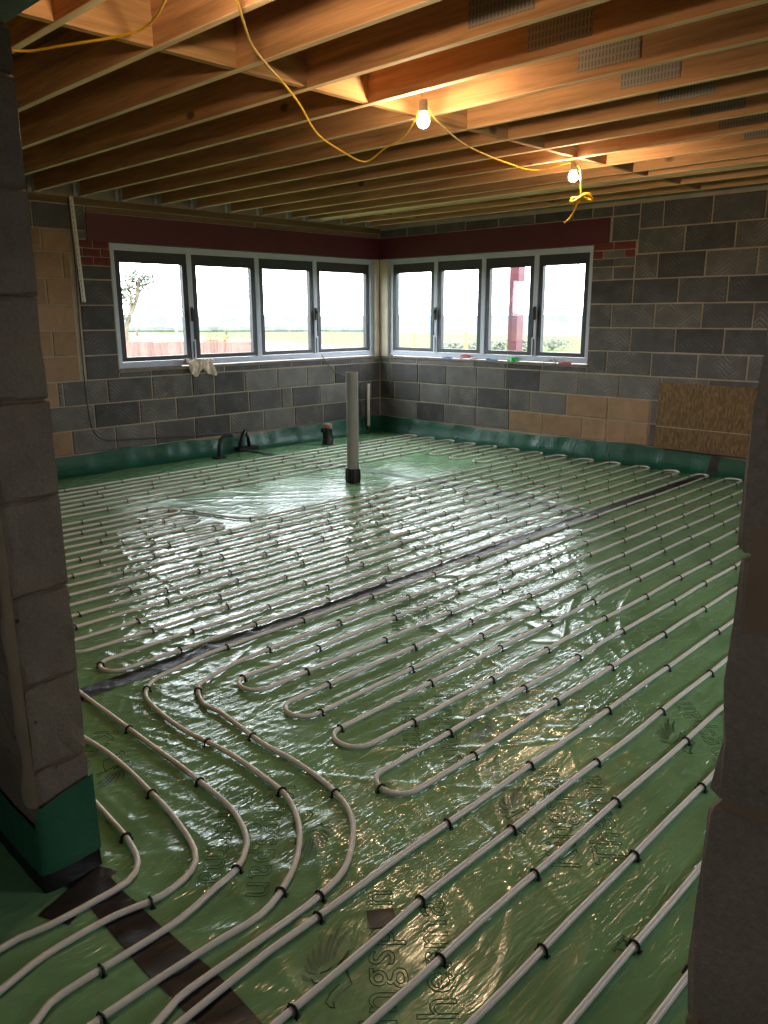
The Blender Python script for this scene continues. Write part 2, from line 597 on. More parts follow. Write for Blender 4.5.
def upstand(name, axis_, a0, a1, label):
    rows = []
    n = int((a1 - a0) / 0.05)
    for i in range(n + 1):
        s = a0 + (a1 - a0) * i / n
        wob = 0.007 * math.sin(s * 5.1) + 0.007 * math.sin(s * 13.7 + 1) + 0.006 * math.sin(s * 31)
        top = 0.168 + 0.012 * math.sin(s * 2.1) + 0.006 * math.sin(s * 9)
        prof = [(0.17, 0.004), (0.12, 0.006), (0.085 + wob, 0.02), (0.06 + wob, 0.05), (0.04 + wob * 1.3, 0.085),
                (0.028 + wob, 0.12), (0.018 + wob * .5, top - 0.012), (0.012, top)]
        rows.append([(s, YA - d, z) if axis_ == 'A' else (XB - d, s, z) for d, z in prof])
    mb = MB().grid(rows)
    o = mb.build(name, M['dpm'], floor, smooth=True)
    o['label'] = label
    return o


upstand('upstand', 'A', 0.80, XB - 0.012, 'green sheet turned up along the left wall')
upstand('upstand', 'B', -1.3, YA - 0.012, 'green sheet turned up along the right wall')

# ------------------------------------------------------------------ block walls
_block_cache = {}


def block_mesh(w, h, d, variant, jit, mat):
    key = (round(w, 3), round(h, 3), round(d, 2), variant, mat.name, jit)
    if key in _block_cache: return _block_cache[key]
    rnd = random.Random(repr(key))
    bm = bmesh.new()
    bmesh.ops.create_cube(bm, size=1.0)
    for v in bm.verts:
        v.co = Vector((v.co.x * w, (v.co.y + 0.5) * d, v.co.z * h))
    bmesh.ops.bevel(bm, geom=[e for e in bm.edges if all(v.co.y < 1e-6 for v in e.verts)] +
                    ([e for e in bm.edges if abs(e.verts[0].co.y - e.verts[1].co.y) > d * .5] if jit > 0.003 else []),
                    offset=0.004 + jit * 0.5, segments=1, affect='EDGES')
    if jit > 0.003:
        es = [e for e in bm.edges if e.calc_length() > 0.1]
        bmesh.ops.subdivide_edges(bm, edges=es, cuts=3, use_grid_fill=True)
    for v in bm.verts:
        v.co += Vector((rnd.uniform(-1, 1), rnd.uniform(-0.6, 0.6), rnd.uniform(-1, 1))) * jit
    me = bpy.data.meshes.new('block')
    bm.to_mesh(me); bm.free()
    me.materials.append(mat)
    _block_cache[key] = me
    return me


def put_block(parent, axis_, a0, a1, z0, z1, mat, name='block', depth=0.06, face=None, jit=0.0025, gap=0.0065, proud=0.0):
    w = abs(a1 - a0) - 2 * gap; h = z1 - z0 - 2 * gap
    if w < 0.02 or h < 0.02: return None
    w = max(0.02, round(w, 3)); h = max(0.02, round(h, 3))
    me = block_mesh(w, h, depth, random.randint(0, 2), jit, mat)
    o = bpy.data.objects.new(name, me); col.objects.link(o); o.parent = parent
    c = (a0 + a1) / 2; zc = (z0 + z1) / 2
    off = random.uniform(-0.0025, 0.0025) - proud
    if axis_ == 'A':
        o.location = (c, (YA if face is None else face) + off, zc)
    else:
        o.location = ((XB if face is None else face) + off, c, zc)
        o.rotation_euler = (0, 0, -math.pi / 2)
    return o


def zc(k):      # bottom of course k (1 = first course seen above the upstand)
    return 0.175 + 0.2265 * (k - 1)


WA0, WA1 = 3.725, 7.20        # window in the left wall
WB0, WB1 = 4.20, 7.02         # window in the right wall
WZ0, WZ1 = 0.945, 2.095
REC = 0.008                    # mortar sits this far behind the block faces

# left wall
mb = MB()
y0, y1 = YA + REC, YA + 0.34
mb.box(PX1, WA0, y0, y1, -0.3, ZD)
mb.box(WA0, XB + 0.34, y0, y1, -0.3, WZ0 - 0.03)
mb.box(WA0, XB + 0.34, y0, y1, WZ1 + 0.02, ZD)
wall_left = struct(mb.build('wall_left', M['mortar']), 'grey and tan block wall behind the left window', 'wall')
# right wall
mb = MB()
x0, x1 = XB + REC, XB + 0.34
mb.box(x0, x1, -1.4, WB0, -0.3, ZD)
mb.box(x0, x1, WB0, YA + REC, -0.3, WZ0 - 0.03)
mb.box(x0, x1, WB0, YA + REC, WZ1 + 0.02, ZD)
wall_right = struct(mb.build('wall_right', M['mortar']), 'grey block wall with the right window and strand board', 'wall')


def course(wall, axis_, joints, z0, z1, pick, skip=None):
    js = sorted(joints)
    for a, b in zip(js[:-1], js[1:]):
        if skip and skip(a, b): continue
        put_block(wall, axis_, a, b, z0, z1, pick((a + b) / 2))


def steps(a, b, d=0.45):
    out = []
    x = a
    while (x < b if d > 0 else x > b):
        out.append(x); x += d
    return out


g = lambda m: (lambda c: M[m])
shade = lambda c: M['block_dark'] if random.random() < 0.45 else M['block_grey']
# ---- left wall, courses (joints along X)
tanl = lambda lim: (lambda c: M['block_tan'] if c < lim else (M['block_dark'] if random.random() < 0.5 else M['block_grey']))
LEFT0 = 2.05
course(wall_left, 'A', [2.52, 2.97, 3.19, 3.62, 4.05, 4.51, 4.96, 5.41, 5.86, 6.31, 6.76, XB], zc(1), zc(2), tanl(3.18))
course(wall_left, 'A', [2.55, 3.0, 3.43, 3.9, 4.31, 4.77, 5.22, 5.67, 5.83, 6.25, 6.7, 7.12, XB], zc(2), zc(3), tanl(3.0))
course(wall_left, 'A', [2.45, 2.9, 3.10, 3.15, 3.58, 4.05, 4.51, 4.78, 5.17, 5.62, 6.06, 6.5, 6.95, XB], zc(3), zc(4), tanl(3.1))
course(wall_left, 'A', [3.72, 4.06, 4.5, 4.92, 5.38, 5.84, 6.3, 6.75, XB], zc(4), WZ0 - 0.03, shade)
for k, js in {4: [2.52, 2.97, 3.33], 5: [2.65, 3.10, 3.33], 6: [2.43, 2.88, 3.33], 7: [2.65, 3.09, 3.33], 8: [2.35, 2.80, 3.26, 3.33],
              9: [2.65, 3.09, 3.36]}.items():
    course(wall_left, 'A', js, zc(k), zc(k + 1) - (0.03 if k == 9 else 0), g('block_tan'))
course(wall_left, 'A', [2.45, 2.93, 3.03, 3.36, 3.51], zc(10) - 0.03, 2.395, shade)
for k in range(4, 8):
    put_block(wall_left, 'A', 3.385, 3.72, zc(k), zc(k + 1), M['block_dark'])
put_block(wall_left, 'A', 3.385, 3.72, zc(8), 1.885, M['block_dark'])
put_block(wall_left, 'A', 3.385, 3.51, 2.11, zc(10) - 0.03, M['block_grey'])
for r_, js in enumerate(([3.39, 3.555, 3.72], [3.39, 3.46, 3.63, 3.72], [3.39, 3.56, 3.72])):
    for a, b in zip(js[:-1], js[1:]):
        put_block(wall_left, 'A', a, b, 1.885 + r_ * 0.075, 1.96 + r_ * 0.075, M['brick'], 'brick', gap=0.004)
# rough band over the beam, timber plate that carries the hangers
put_block(wall_left, 'A', 3.51, 5.4, 2.34, 2.40, M['mortar_dark'], 'bedding_mortar', jit=0.004)
put_block(wall_left, 'A', 5.4, XB, 2.34, 2.40, M['mortar_dark'], 'bedding_mortar', jit=0.004)
MB().box(PX1, XB, YA - 0.012, YA + 0.09, 2.402, 2.456).build('wall_plate', M['plate_wood'], wall_left)

# ---- right wall, courses (joints along Y)
ylo = 1.2
R_ = lambda first: steps(first, ylo, -0.45)
tanr = lambda a, b: (lambda c: M['block_tan'] if a < c < b else (M['block_dark'] if random.random() < 0.3 else M['block_grey']))
course(wall_right, 'B', [YA, 6.53, 6.08, 5.6, 5.13, 4.69, 4.21, 3.93, 3.72] + R_(3.48), zc(1), zc(2), tanr(3.48, 5.13))
course(wall_right, 'B', [YA, 6.9, 6.46, 6.0, 5.59, 5.14, 4.86, 4.41, 3.93, 3.48] + R_(3.39), zc(2), zc(3), tanr(3.48, 4.41))
course(wall_right, 'B', [YA, 6.95, 6.5, 6.05, 5.6, 5.2, 4.75, 4.28, 3.82] + R_(3.39), zc(3), zc(4), shade)
course(wall_right, 'B', [YA, 6.98, 6.53, 6.08, 5.63, 5.19, 4.73, 4.20], zc(4), WZ0 - 0.03, shade)
course(wall_right, 'B', [4.2, 3.98] + R_(3.51), zc(4), zc(5), shade)
course(wall_right, 'B', [4.2] + R_(3.74), zc(5), zc(6), shade)
course(wall_right, 'B', [4.2, 3.96] + R_(3.51), zc(6), zc(7), shade)
course(wall_right, 'B', [4.2] + R_(3.75), zc(7), zc(8), shade)
course(wall_right, 'B', [3.75] + R_(3.52), zc(8), zc(9), shade)
course(wall_right, 'B', R_(3.73), zc(9), zc(10), shade)
course(wall_right, 'B', [3.73] + R_(3.5), zc(10), 2.445, g('block_dark'))
course(wall_right, 'B', [YA, 6.69, 6.24, 5.81, 5.36, 4.9, 4.45, 4.23, 4.01, 3.73], 2.345, 2.445, g('block_dark'))
put_block(wall_right, 'B', 4.01, 3.73, 2.115, 2.345, M['block_dark'])
course(wall_right, 'B', [4.2, 3.97, 3.75], zc(8), 1.885, shade)
for r_, row in enumerate(([(4.2, 3.97, 'block_dark'), (3.97, 3.75, 'block_grey')],
                          [(4.2, 4.09, 'brick'), (4.09, 3.86, 'block_grey'), (3.86, 3.75, 'brick')],
                          [(4.2, 3.98, 'brick'), (3.98, 3.75, 'brick')])):
    for a, b, m in row:
        put_block(wall_right, 'B', a, b, 1.885 + r_ * 0.0765, 1.9615 + r_ * 0.0765, M[m], 'brick', gap=0.004)


# steel beams and the corner post
mb = MB().box(3.51, XB + 0.02, YA - 0.010, YA + 0.10, 2.112, 2.34).box(3.51, XB + 0.02, YA - 0.014, YA + 0.2, 2.100, 2.112)
tag(mb.build('steel_beam', M['steel_red']), 'dark red painted steel beam above the left window', 'beam')
mb = MB().box(XB - 0.010, XB + 0.10, 4.03, YA - 0.015, 2.112, 2.34).box(XB - 0.014, XB + 0.2, 4.03, YA - 0.015, 2.100, 2.112)
tag(mb.build('steel_beam', M['steel_red']), 'dark red painted steel beam above the right window', 'beam')
mb = MB().box(XB - 0.002, XB + 0.078, YA - 0.002, YA + 0.078, WZ0 - 0.03, 2.10)
tag(mb.build('steel_post', M['steel_red']), 'red steel post in the corner between the two windows', 'post')
mb = MB().box(WA1, XB, YA + 0.002, YA + 0.02, WZ0 - 0.03, 2.098).box(WA1, WA1 + 0.014, YA + 0.02, YA + 0.14, WZ0 - 0.03, 2.098)
o = mb.build('reveal_board', M['cream'], wall_left)
mb = MB().box(XB + 0.002, XB + 0.02, WB1, YA, WZ0 - 0.03, 2.098).box(XB + 0.02, XB + 0.14, WB1, WB1 + 0.014, WZ0 - 0.03, 2.098)
o = mb.build('reveal_board', M['cream'], wall_right)


# ------------------------------------------------------------------ windows
def make_window(name, axis_, a0, a1, mull, label, handles):
    """frame set 50 mm behind the wall face; local u runs along the wall, v is depth, w is height"""
    root = empty(name, (0, 0, 0))
    struct(root, label, 'window')
    off = 0.045

    def bx(mb, u0, u1, v0, v1, w0, w1):
        if axis_ == 'A': mb.box(u0, u1, YA + off + v0, YA + off + v1, w0, w1)
        else: mb.box(XB + off + v0, XB + off + v1, u0, u1, w0, w1)
        return mb
    F = 0.055
    mb = MB()
    bx(mb, a0, a1, 0, 0.07, WZ1 - F, WZ1)
    bx(mb, a0, a1, 0, 0.07, WZ0, WZ0 + F)
    bx(mb, a0, a0 + F, 0, 0.07, WZ0 + F, WZ1 - F)
    bx(mb, a1 - F, a1, 0, 0.07, WZ0 + F, WZ1 - F)
    for m in mull: bx(mb, m - 0.028, m + 0.028, 0.002, 0.07, WZ0 + F, WZ1 - F)
    # raised bead round the frame
    bx(mb, a0, a1, -0.012, 0.0, WZ1 - 0.018, WZ1); bx(mb, a0, a1, -0.014, 0.0, WZ0, WZ0 + 0.02)
    bx(mb, a0, a0 + 0.018, -0.012, 0.0, WZ0 + 0.02, WZ1 - 0.018); bx(mb, a1 - 0.018, a1, -0.012, 0.0, WZ0 + 0.02, WZ1 - 0.018)
    mb.build('frame', M['frame'], root)
    edges = [a0 + F - 0.028] + list(mull) + [a1 - F + 0.028]
    for i, (e0, e1) in enumerate(zip(edges[:-1], edges[1:])):
        u0, u1 = e0 + 0.032, e1 - 0.032
        w0, w1 = WZ0 + F + 0.004, WZ1 - F - 0.004
        s = 0.05; st = 0.105; sb = 0.042
        mb = MB()
        bx(mb, u0, u0 + s, 0.008, 0.06, w0, w1); bx(mb, u1 - s, u1, 0.008, 0.06, w0, w1)
        bx(mb, u0 + s, u1 - s, 0.008, 0.06, w1 - st, w1); bx(mb, u0 + s, u1 - s, 0.008, 0.06, w0, w0 + sb)
        bx(mb, u0 + s, u1 - s, 0.0, 0.012, w1 - st - 0.004, w1 - st + 0.012)
        sash = mb.build('sash', M['sash'], root)
        mb = MB()
        bx(mb, u0 + s, u1 - s, 0.03, 0.036, w0 + sb, w1 - st)
        pane = mb.build('pane', M['glass'], sash)
        cu = (u0 + u1) / 2; cw = w0 + (w1 - w0) * 0.66
        mb = MB(); bx(mb, cu - 0.10, cu + 0.12, 0.037, 0.0375, cw - 0.02, cw + 0.03)
        bx(mb, cu - 0.05, cu + 0.15, 0.037, 0.0375, cw - 0.33, cw - 0.19)
        mb.build('sticker', M['sticker'], sash)
    for m in handles:
        mb = MB()
        bx(mb, m - 0.014, m + 0.014, -0.012, 0.002, 1.38, 1.52)
        bx(mb, m - 0.011, m + 0.011, -0.045, -0.028, 1.20, 1.50); bx(mb, m - 0.009, m + 0.009, -0.03, -0.01, 1.455, 1.485)
        bx(mb, m - 0.006, m + 0.006, -0.004, 0.002, WZ0 + 0.06, 1.18)
        mb.build('handle', M['handle'], root)
    return root


make_window('window_1', 'A', WA0, WA1, [4.585, 5.43, 6.26], 'long four-pane window in the left wall', [4.585, 6.26])
make_window('window_2', 'B', WB0, WB1, [4.88, 5.57, 6.27], 'four-pane window in the right wall looking to the sea', [4.88, 6.27])
# rough sills
mb = MB().box(WA0 - 0.01, XB + 0.1, YA - 0.012, YA + 0.2, WZ0 - 0.03, WZ0 - 0.012)
mb.box(WA0 + 0.0, 4.4, YA + 0.0, YA + 0.04, WZ0 - 0.012, WZ0)
mb.build('sill', M['sill'], wall_left)
mb = MB().box(XB - 0.012, XB + 0.2, WB0 - 0.01, YA - 0.03, WZ0 - 0.03, WZ0 - 0.012)
mb.build('sill', M['sill'], wall_right)

# ------------------------------------------------------------------ ceiling
ceiling = struct(MB().box(-1.7, XB + 0.34, -1.4, YA + 0.34, ZD, ZD + 0.03).build('ceiling', M['deck']), 'underside of the timber upper floor', 'ceiling')
JX = [-0.93, -0.53, -0.13, 0.27, 1.07] + [1.475 + 0.3985 * i for i in range(12)] + [6.10, 6.148, 6.196, 6.27, 6.67, 7.07]
_jm = {}
joists = []
for i, X in enumerate(JX):
    me = _jm.get('j')
    if me is None:
        bm = bmesh.new(); bmesh.ops.create_cube(bm, size=1.0)
        L = YA - 0.02 + 1.38
        for v in bm.verts: v.co = Vector((v.co.x * 0.036, v.co.y * L, v.co.z * (ZD - ZJ)))
        bmesh.ops.bevel(bm, geom=list(bm.edges), offset=0.002, segments=1, affect='EDGES')
        bm.normal_update()
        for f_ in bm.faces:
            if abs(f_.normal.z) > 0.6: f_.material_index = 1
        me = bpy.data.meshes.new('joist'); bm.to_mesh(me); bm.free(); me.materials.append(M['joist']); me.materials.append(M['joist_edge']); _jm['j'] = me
    o = bpy.data.objects.new('joist', me); col.objects.link(o); o.parent = ceiling
    o.location = (X, (YA - 0.02 - 1.38) / 2, (ZJ + ZD) / 2 - 0.0005 + random.uniform(-0.003, 0.0))
    joists.append(o)
    if X > 1.2:
        cy = (YA - 0.02 - 1.38) / 2
        mb = MB()
        hh = (ZD - ZJ) / 2
        mb.box(-0.03, 0.03, YA - 0.085 - cy, YA - 0.012 - cy, -hh - 0.008, -hh - 0.003)
        for s in (-1, 1):
            mb.box(s * 0.0195 - 0.0012, s * 0.0195 + 0.0012, YA - 0.075 - cy, YA - 0.015 - cy, -hh - 0.004, -hh + 0.17)
            mb.box(min(s * 0.0205, s * 0.055), max(s * 0.0205, s * 0.055), YA - 0.016 - cy, YA - 0.0125 - cy, -hh - 0.004, -hh + 0.15)
        mb.build('hanger', M['galv'], o)
    if 2.5 < X < 5.6:
        cy = (YA - 0.02 - 1.38) / 2
        MB().box(-0.0208, -0.0182, 1.82 - cy, 2.12 - cy, -0.075, 0.095).build('nail_plate', M['nail_plate'], o)
# noggins between the joists
for row_y, lo, hi, st in ((3.09, 0.9, 7.3, 0.0), (6.36, 6.2, 7.3, 0.02), (4.55, 6.2, 7.3, 0.02), (-0.3, 0.9, 7.3, 0.0)):
    xs = [x for x in JX if lo < x < hi]
    for a, b in zip(xs[:-1], xs[1:]):
        if b - a < 0.1: continue
        MB().box(a + 0.0185, b - 0.0185, row_y - 0.018, row_y + 0.018, ZJ + 0.002 + st, ZD - 0.001).build('noggin', M['noggin'], ceiling)

# ------------------------------------------------------------------ partition with the doorway
mb = MB()
mb.box(PX0 + 0.004, PX1 - 0.004, JL + 0.014, YA, -0.05, 2.036)
mb.box(PX0 + 0.004, PX1 - 0.004, -1.35, JR - 0.006, -0.05, 2.036)
mb.box(PX0 + REC, PX1 - REC, -1.35, YA, 2.18, ZD)
part = struct(mb.build('wall_partition', M['mortar_dark']), 'block partition whose doorway frames the view', 'wall')
ZP = [-0.12, 0.107, 0.336, 0.565, 0.795, 1.024, 1.253, 1.482, 1.711, 1.94]
for k, z0 in enumerate(ZP):
    z1 = ZP[k + 1] if k + 1 < len(ZP) else 2.035
    w = 0.44 if k % 2 else 0.22
    wd = PX1 - PX0
    j = random.uniform(-0.002, 0.002)
    put_block(part, 'B', JL + j, JL + w, z0, z1, M['block_jamb'], depth=wd, face=PX0, jit=0.004, gap=0.0035)
    put_block(part, 'B', JL + w, JL + w + 0.45, z0, z1, M['block_jamb'], depth=wd, face=PX0, jit=0.004, gap=0.0035)
    put_block(part, 'B', JR + 0.009 + j, JR - w, z0, z1, M['block_jamb'], depth=wd, face=PX0, jit=0.004, gap=0.0035)
    put_block(part, 'B', JR - w, JR - w - 0.45, z0, z1, M['block_jamb'], depth=wd, face=PX0, jit=0.004, gap=0.0035)
# smeared mortar down the left jamb edge
rows = []
for i in range(60):
    z = 0.24 + i * 0.03
    w = 0.016 + 0.007 * math.sin(i * 1.3) + 0.005 * math.sin(i * 0.47 + 2)
    d = 0.008 + 0.004 * math.sin(i * 0.9 + 1)
    rows.append([(PX0 - 0.001, JL + 0.045 + w, z), (PX0 - d, JL + 0.03 + w, z), (PX0 - d - 0.003, JL + 0.02, z), (PX0 - d * 0.6, JL + 0.004, z), (PX0 + 0.004, JL - 0.004, z)])
MB().grid(rows).build('mortar_smear', M['mortar_pale'], part, smooth=True)
MB().box(PX0, PX1, -0.12, JL + 0.16, 2.036, 2.178).build('lintel', M['concrete'], part)

# green sheet wrapped round the left jamb with black tape below
def wrap(ztop, mat, name, grow, z_lo):
    rows = []
    path = [(PX0 - grow, JL + 0.9), (PX0 - grow, JL + 0.4), (PX0 - grow * 1.6, JL + 0.12), (PX0 - grow * 1.4, JL + 0.02), (PX0 - grow * .6, JL - grow * 1.2),
            (PX0 + 0.06, JL - grow * 1.5), (PX1 - 0.03, JL - grow * 1.3), (PX1 + grow * .5, JL - grow), (PX1 + grow * 1.2, JL + 0.03), (PX1 + grow, JL + 0.3)]
    pp = catmull([Vector((a, b, 0)) for a, b in path], 0.02)
    for t in range(9):
        f = t / 8
        row = []
        for i, p in enumerate(pp):
            zt = ztop(p)
            z = z_lo + (zt - z_lo) * f
            w = 0.003 * math.sin(i * 0.8 + f * 3) + (0.012 * (1 - f) ** 2)
            n = Vector((p.x - 0.74, p.y - (JL + 0.5), 0)); n.normalize()
            row.append((p.x + n.x * w, p.y + n.y * w, z))
        rows.append(row)
    return MB().grid(rows).build(name, mat, part, smooth=True)


o = wrap(lambda p: 0.235 + 0.03 * math.sin(p.x * 9) + (0.02 if p.y < JL else -0.03), M['wrap'], 'wrapped_sheet', 0.006, 0.055)
o['label'] = 'green sheet wrapped round the foot of the left jamb'
o = wrap(lambda p: 0.07, M['tape'], 'tape_band', 0.004, 0.0)

# unseen sides that close the house
OPX0, OPX1 = 3.3, 4.6        # opening added to the unseen near wall to let in fill daylight
mb = MB().box(-1.7, OPX0, -1.5, -1.35, -0.1, ZD).box(OPX1, XB + 0.34, -1.5, -1.35, -0.1, ZD).box(OPX0, OPX1, -1.5, -1.35, 2.1, ZD).box(OPX0, OPX1, -1.5, -1.35, -0.1, 1.0)
struct(mb.build('wall_near', M['render_wall']), 'plain block wall outside the view on the right', 'wall')
OPY0, OPY1 = 0.5, 1.0        # small unseen opening added behind the camera to brighten the foreground
mb = MB().box(-1.75, -1.6, -1.5, OPY0, -0.1, ZD).box(-1.75, -1.6, OPY1, YA + 0.34, -0.1, ZD).box(-1.75, -1.6, OPY0, OPY1, 2.05, ZD).box(-1.75, -1.6, OPY0, OPY1, -0.1, 1.5)
struct(mb.build('wall_back', M['render_wall']), 'plain block wall behind the camera', 'wall')
struct(MB().box(-1.6, PX0, 3.2, 3.34, -0.1, ZD).build('wall_hall', M['render_wall']), 'plain block wall at the end of the hallway', 'wall')

# ------------------------------------------------------------------ heating pipes
PR = 0.0085
PZ = 0.0115


def fillet(way, r):
    """2-D polyline with rounded corners; r one radius or one per inner corner"""
    way = [Vector((p[0], p[1])) for p in way]
    out = [way[0]]
    for i in range(1, len(way) - 1):
        rr = r[i - 1] if isinstance(r, (list, tuple)) else r
        a, b, c = way[i - 1], way[i], way[i + 1]
        d0 = (a - b); d1 = (c - b)
        l0, l1 = d0.length, d1.length
        d0 /= l0; d1 /= l1
        cosang = max(-0.9999, min(0.9999, d0.dot(d1)))
        ang = math.acos(cosang)
        t = min(rr / math.tan(ang / 2), l0 * 0.499, l1 * 0.499)
        rad = t * math.tan(ang / 2)
        p0 = b + d0 * t; p1 = b + d1 * t
        bis = (d0 + d1).normalized()
        cen = b + bis * (rad / math.sin(ang / 2))
        a0 = math.atan2(p0.y - cen.y, p0.x - cen.x); a1 = math.atan2(p1.y - cen.y, p1.x - cen.x)
        da = (a1 - a0 + math.pi) % (2 * math.pi) - math.pi
        n = max(3, int(abs(da) / 0.26))
        for k in range(n + 1):
            a_ = a0 + da * k / n
            out.append(cen + Vector((math.cos(a_), math.sin(a_))) * rad)
    out.append(way[-1])
    res = [out[0]]
    for p in out[1:]:
        if (p - res[-1]).length > 1e-4: res.append(p)
    return res


def densify(pts, step=0.09):
    out = [pts[0]]
    for a, b in zip(pts[:-1], pts[1:]):
        n = max(1, int((b - a).length / step))
        for k in range(1, n + 1): out.append(a.lerp(b, k / n))
    return out


# clip: arch over the pipe with two barbs
mb = MB()
arch = [(0.0, -0.0125, -PZ - 0.001), (0.0, -0.0122, 0.0)] + [(0.0, -0.0128 * math.cos(a), 0.0115 * math.sin(a)) for a in np.linspace(0.35, math.pi - 0.35, 6)] + [(0.0, 0.0122, 0.0), (0.0, 0.0125, -PZ - 0.001)]
mb.tube(arch, 0.0036, 6)
mb.box(-0.006, 0.006, -0.019, -0.010, -PZ - 0.001, -PZ + 0.004).box(-0.006, 0.006, 0.010, 0.019, -PZ - 0.001, -PZ + 0.004)
clip_me = bpy.data.meshes.new('clip')
clip_me.from_pydata(mb.v, [], mb.f); clip_me.update(); clip_me.materials.append(M['clip'])
NCLIP = [0]


def pipe(pts2, label, spacing=0.47, start=0.15, extra=(), clip_box=None):
    pts2 = densify(pts2)
    wob = []
    for i, p in enumerate(pts2):
        j = 0.0035
        wob.append(Vector((p.x + j * float(perlin(p.x * 1.3, p.y * 3.1)) * 2, p.y + j * float(perlin(p.x * 1.9 + 5, p.y * 2.7)) * 3, PZ)))
    mb = MB().tube(wob, PR, 8)
    o = mb.build('heating_pipe', M['pipe'], smooth=True)
    tag(o, label, 'pipe', 'underfloor heating circuits')
    nxt = start; acc = 0.0
    for a, b in zip(wob[:-1], wob[1:]):
        L = (b - a).length
        while acc + L >= nxt:
            p = a.lerp(b, (nxt - acc) / L)
            if p.x > 0.3 and not (p.x < PX1 + 0.3 and p.y > 2.4):
                t = (b - a)
                c = bpy.data.objects.new('clip', clip_me); col.objects.link(c); c.parent = o
                c.location = p; c.rotation_euler = (0, 0, math.atan2(t.y, t.x) + random.uniform(-0.12, 0.12))
                NCLIP[0] += 1
            nxt += spacing * random.uniform(0.85, 1.15)
        acc += L
    for (x, y, a) in extra:
        c = bpy.data.objects.new('clip', clip_me); col.objects.link(c); c.parent = o
        c.location = (x, y, PZ); c.rotation_euler = (0, 0, a)
    return o


def tr(px):
    return [on_z(x, y, PZ) for x, y in px]


XR = 7.095        # where the runs turn at the right wall
rb = 0.072


def V2(l): return [Vector((p[0], p[1])) for p in l]


P1 = tr([(90, 797), (107, 815), (128, 840), (137, 862), (127, 880), (95, 900), (50, 925), (20, 938), (0, 950)])
P2 = tr([(80, 735), (110, 755), (158, 799), (180, 825), (194, 850), (190, 870), (160, 895), (114, 915), (60, 946), (31, 966), (0, 992)])
P3 = tr([(80, 693), (109, 713), (150, 745), (193, 776), (225, 802), (240, 822), (246, 845), (235, 870), (216, 886), (178, 919), (126, 953), (62, 994), (44, 1010), (34, 1024)])
P4 = tr([(180, 667), (157, 678), (147, 690), (150, 702), (180, 728), (230, 754), (265, 778), (287, 797), (299, 825), (298, 855), (285, 885), (260, 915), (213, 943), (157, 979), (106, 1014), (93, 1024)])
P5 = tr([(236, 662), (205, 680), (198, 690), (205, 705), (220, 712), (260, 742), (296, 762), (333, 790), (352, 815), (354, 842), (345, 870), (320, 895), (297, 913), (246, 949), (203, 979), (177, 999), (156, 1024)])


def tail(p, y_end):     # continue a traced pipe through the doorway
    q = [Vector((v.x, v.y)) for v in p]
    e = q[-1]
    d = (q[-1] - q[-3]).normalized()
    f = e + d * 0.14
    return q + [f, Vector((f.x - 0.28, f.y + d.y * 0.1)), Vector((f.x - 0.7, y_end)), Vector((-1.5, y_end))]


def smooth2(l, step=0.035):
    return [Vector((p.x, p.y)) for p in catmull([Vector((p.x, p.y, 0)) for p in l], step)]


# circuit with the two wide curves: row 2.612 down to 1.277
rows_c1 = [2.612, 2.466, 2.315, 2.168, 2.023, 1.882, 1.725, 1.585, 1.432, 1.277]
leftU = {1: 1.65, 3: 1.645, 5: 1.635, 7: 1.545}
way = [(1.9, rows_c1[0])]
for i, y in enumerate(rows_c1):
    if i % 2 == 0:
        if i: way += [(leftU[i - 1], y)]
        way += [(XR, y)]
    else:
        way += [(XR, y)]
        if i < 9: way += [(leftU[i], y)]
way += [(0.9, 1.255), (0.66, 1.235), (-1.5, 1.0)]
body = fillet(way, rb)
head = list(reversed(smooth2(tail(P5, 1.08))))
pipe(head + body, 'pale heating pipe looping back and forth between black tape and front rows', 0.46, 0.2)

rows = [1.123, 0.977]
pipe(fillet([(-1.5, 0.78), (0.45, 1.02), (0.75, 1.085), (1.3, 1.11), (XR, 1.123), (XR, 0.977), (1.3, 0.955), (0.85, 0.945), (-1.5, 0.6)], [0.6, 0.6, 0.6, rb, rb, 0.5, 0.5]),
     'pale heating pipe crossing the small black tape square at the front', 0.44, 1.0)
pipe(fillet([(-1.5, 0.5), (0.6, 0.77), (1.07, 0.80), (XR, 0.825), (XR, 0.668), (1.1, 0.655), (0.6, 0.60), (-1.5, 0.4)], [0.5, 0.5, rb, rb, 0.5, 0.5]),
     'pale heating pipe beside the right jamb, second nearest pair', 0.5, 1.25)
pipe(fillet([(-1.5, 0.32), (0.5, 0.49), (1.0, 0.53), (XR, 0.53), (XR, 0.385), (0.9, 0.385), (0.55, 0.34), (-1.5, 0.24)], [0.5, 0.5, rb, rb, 0.3, 0.3]),
     'pale heating pipe passing just left of the right jamb foot', 0.5, 1.5)

# circuit of the rows behind the long tape
rows_c4 = [2.763, 2.885] + [3.03 + 0.149 * i for i in range(10)]
way = [(1.75, rows_c4[0])]
for i, y in enumerate(rows_c4):
    lx = 1.325 + 0.02 * math.sin(i * 2.1)
    if i % 2 == 0:
        if i: way += [(lx_prev, y)]
        way += [(XR, y)]
    else:
        way += [(XR, y)]
        if i < len(rows_c4) - 1: way += [(lx, y)]
        lx_prev = lx
way += [(1.18, rows_c4[-1]), (1.18, 2.95)]
body = fillet(way, [rb] * (len(way) - 2))
head = list(reversed(smooth2(tail(P4, 1.18))))
tail3 = smooth2(tail(P3, 1.25))
pipe(head + body + tail3, 'pale heating pipe covering the middle rows behind the long black tape', 0.47, 0.3)

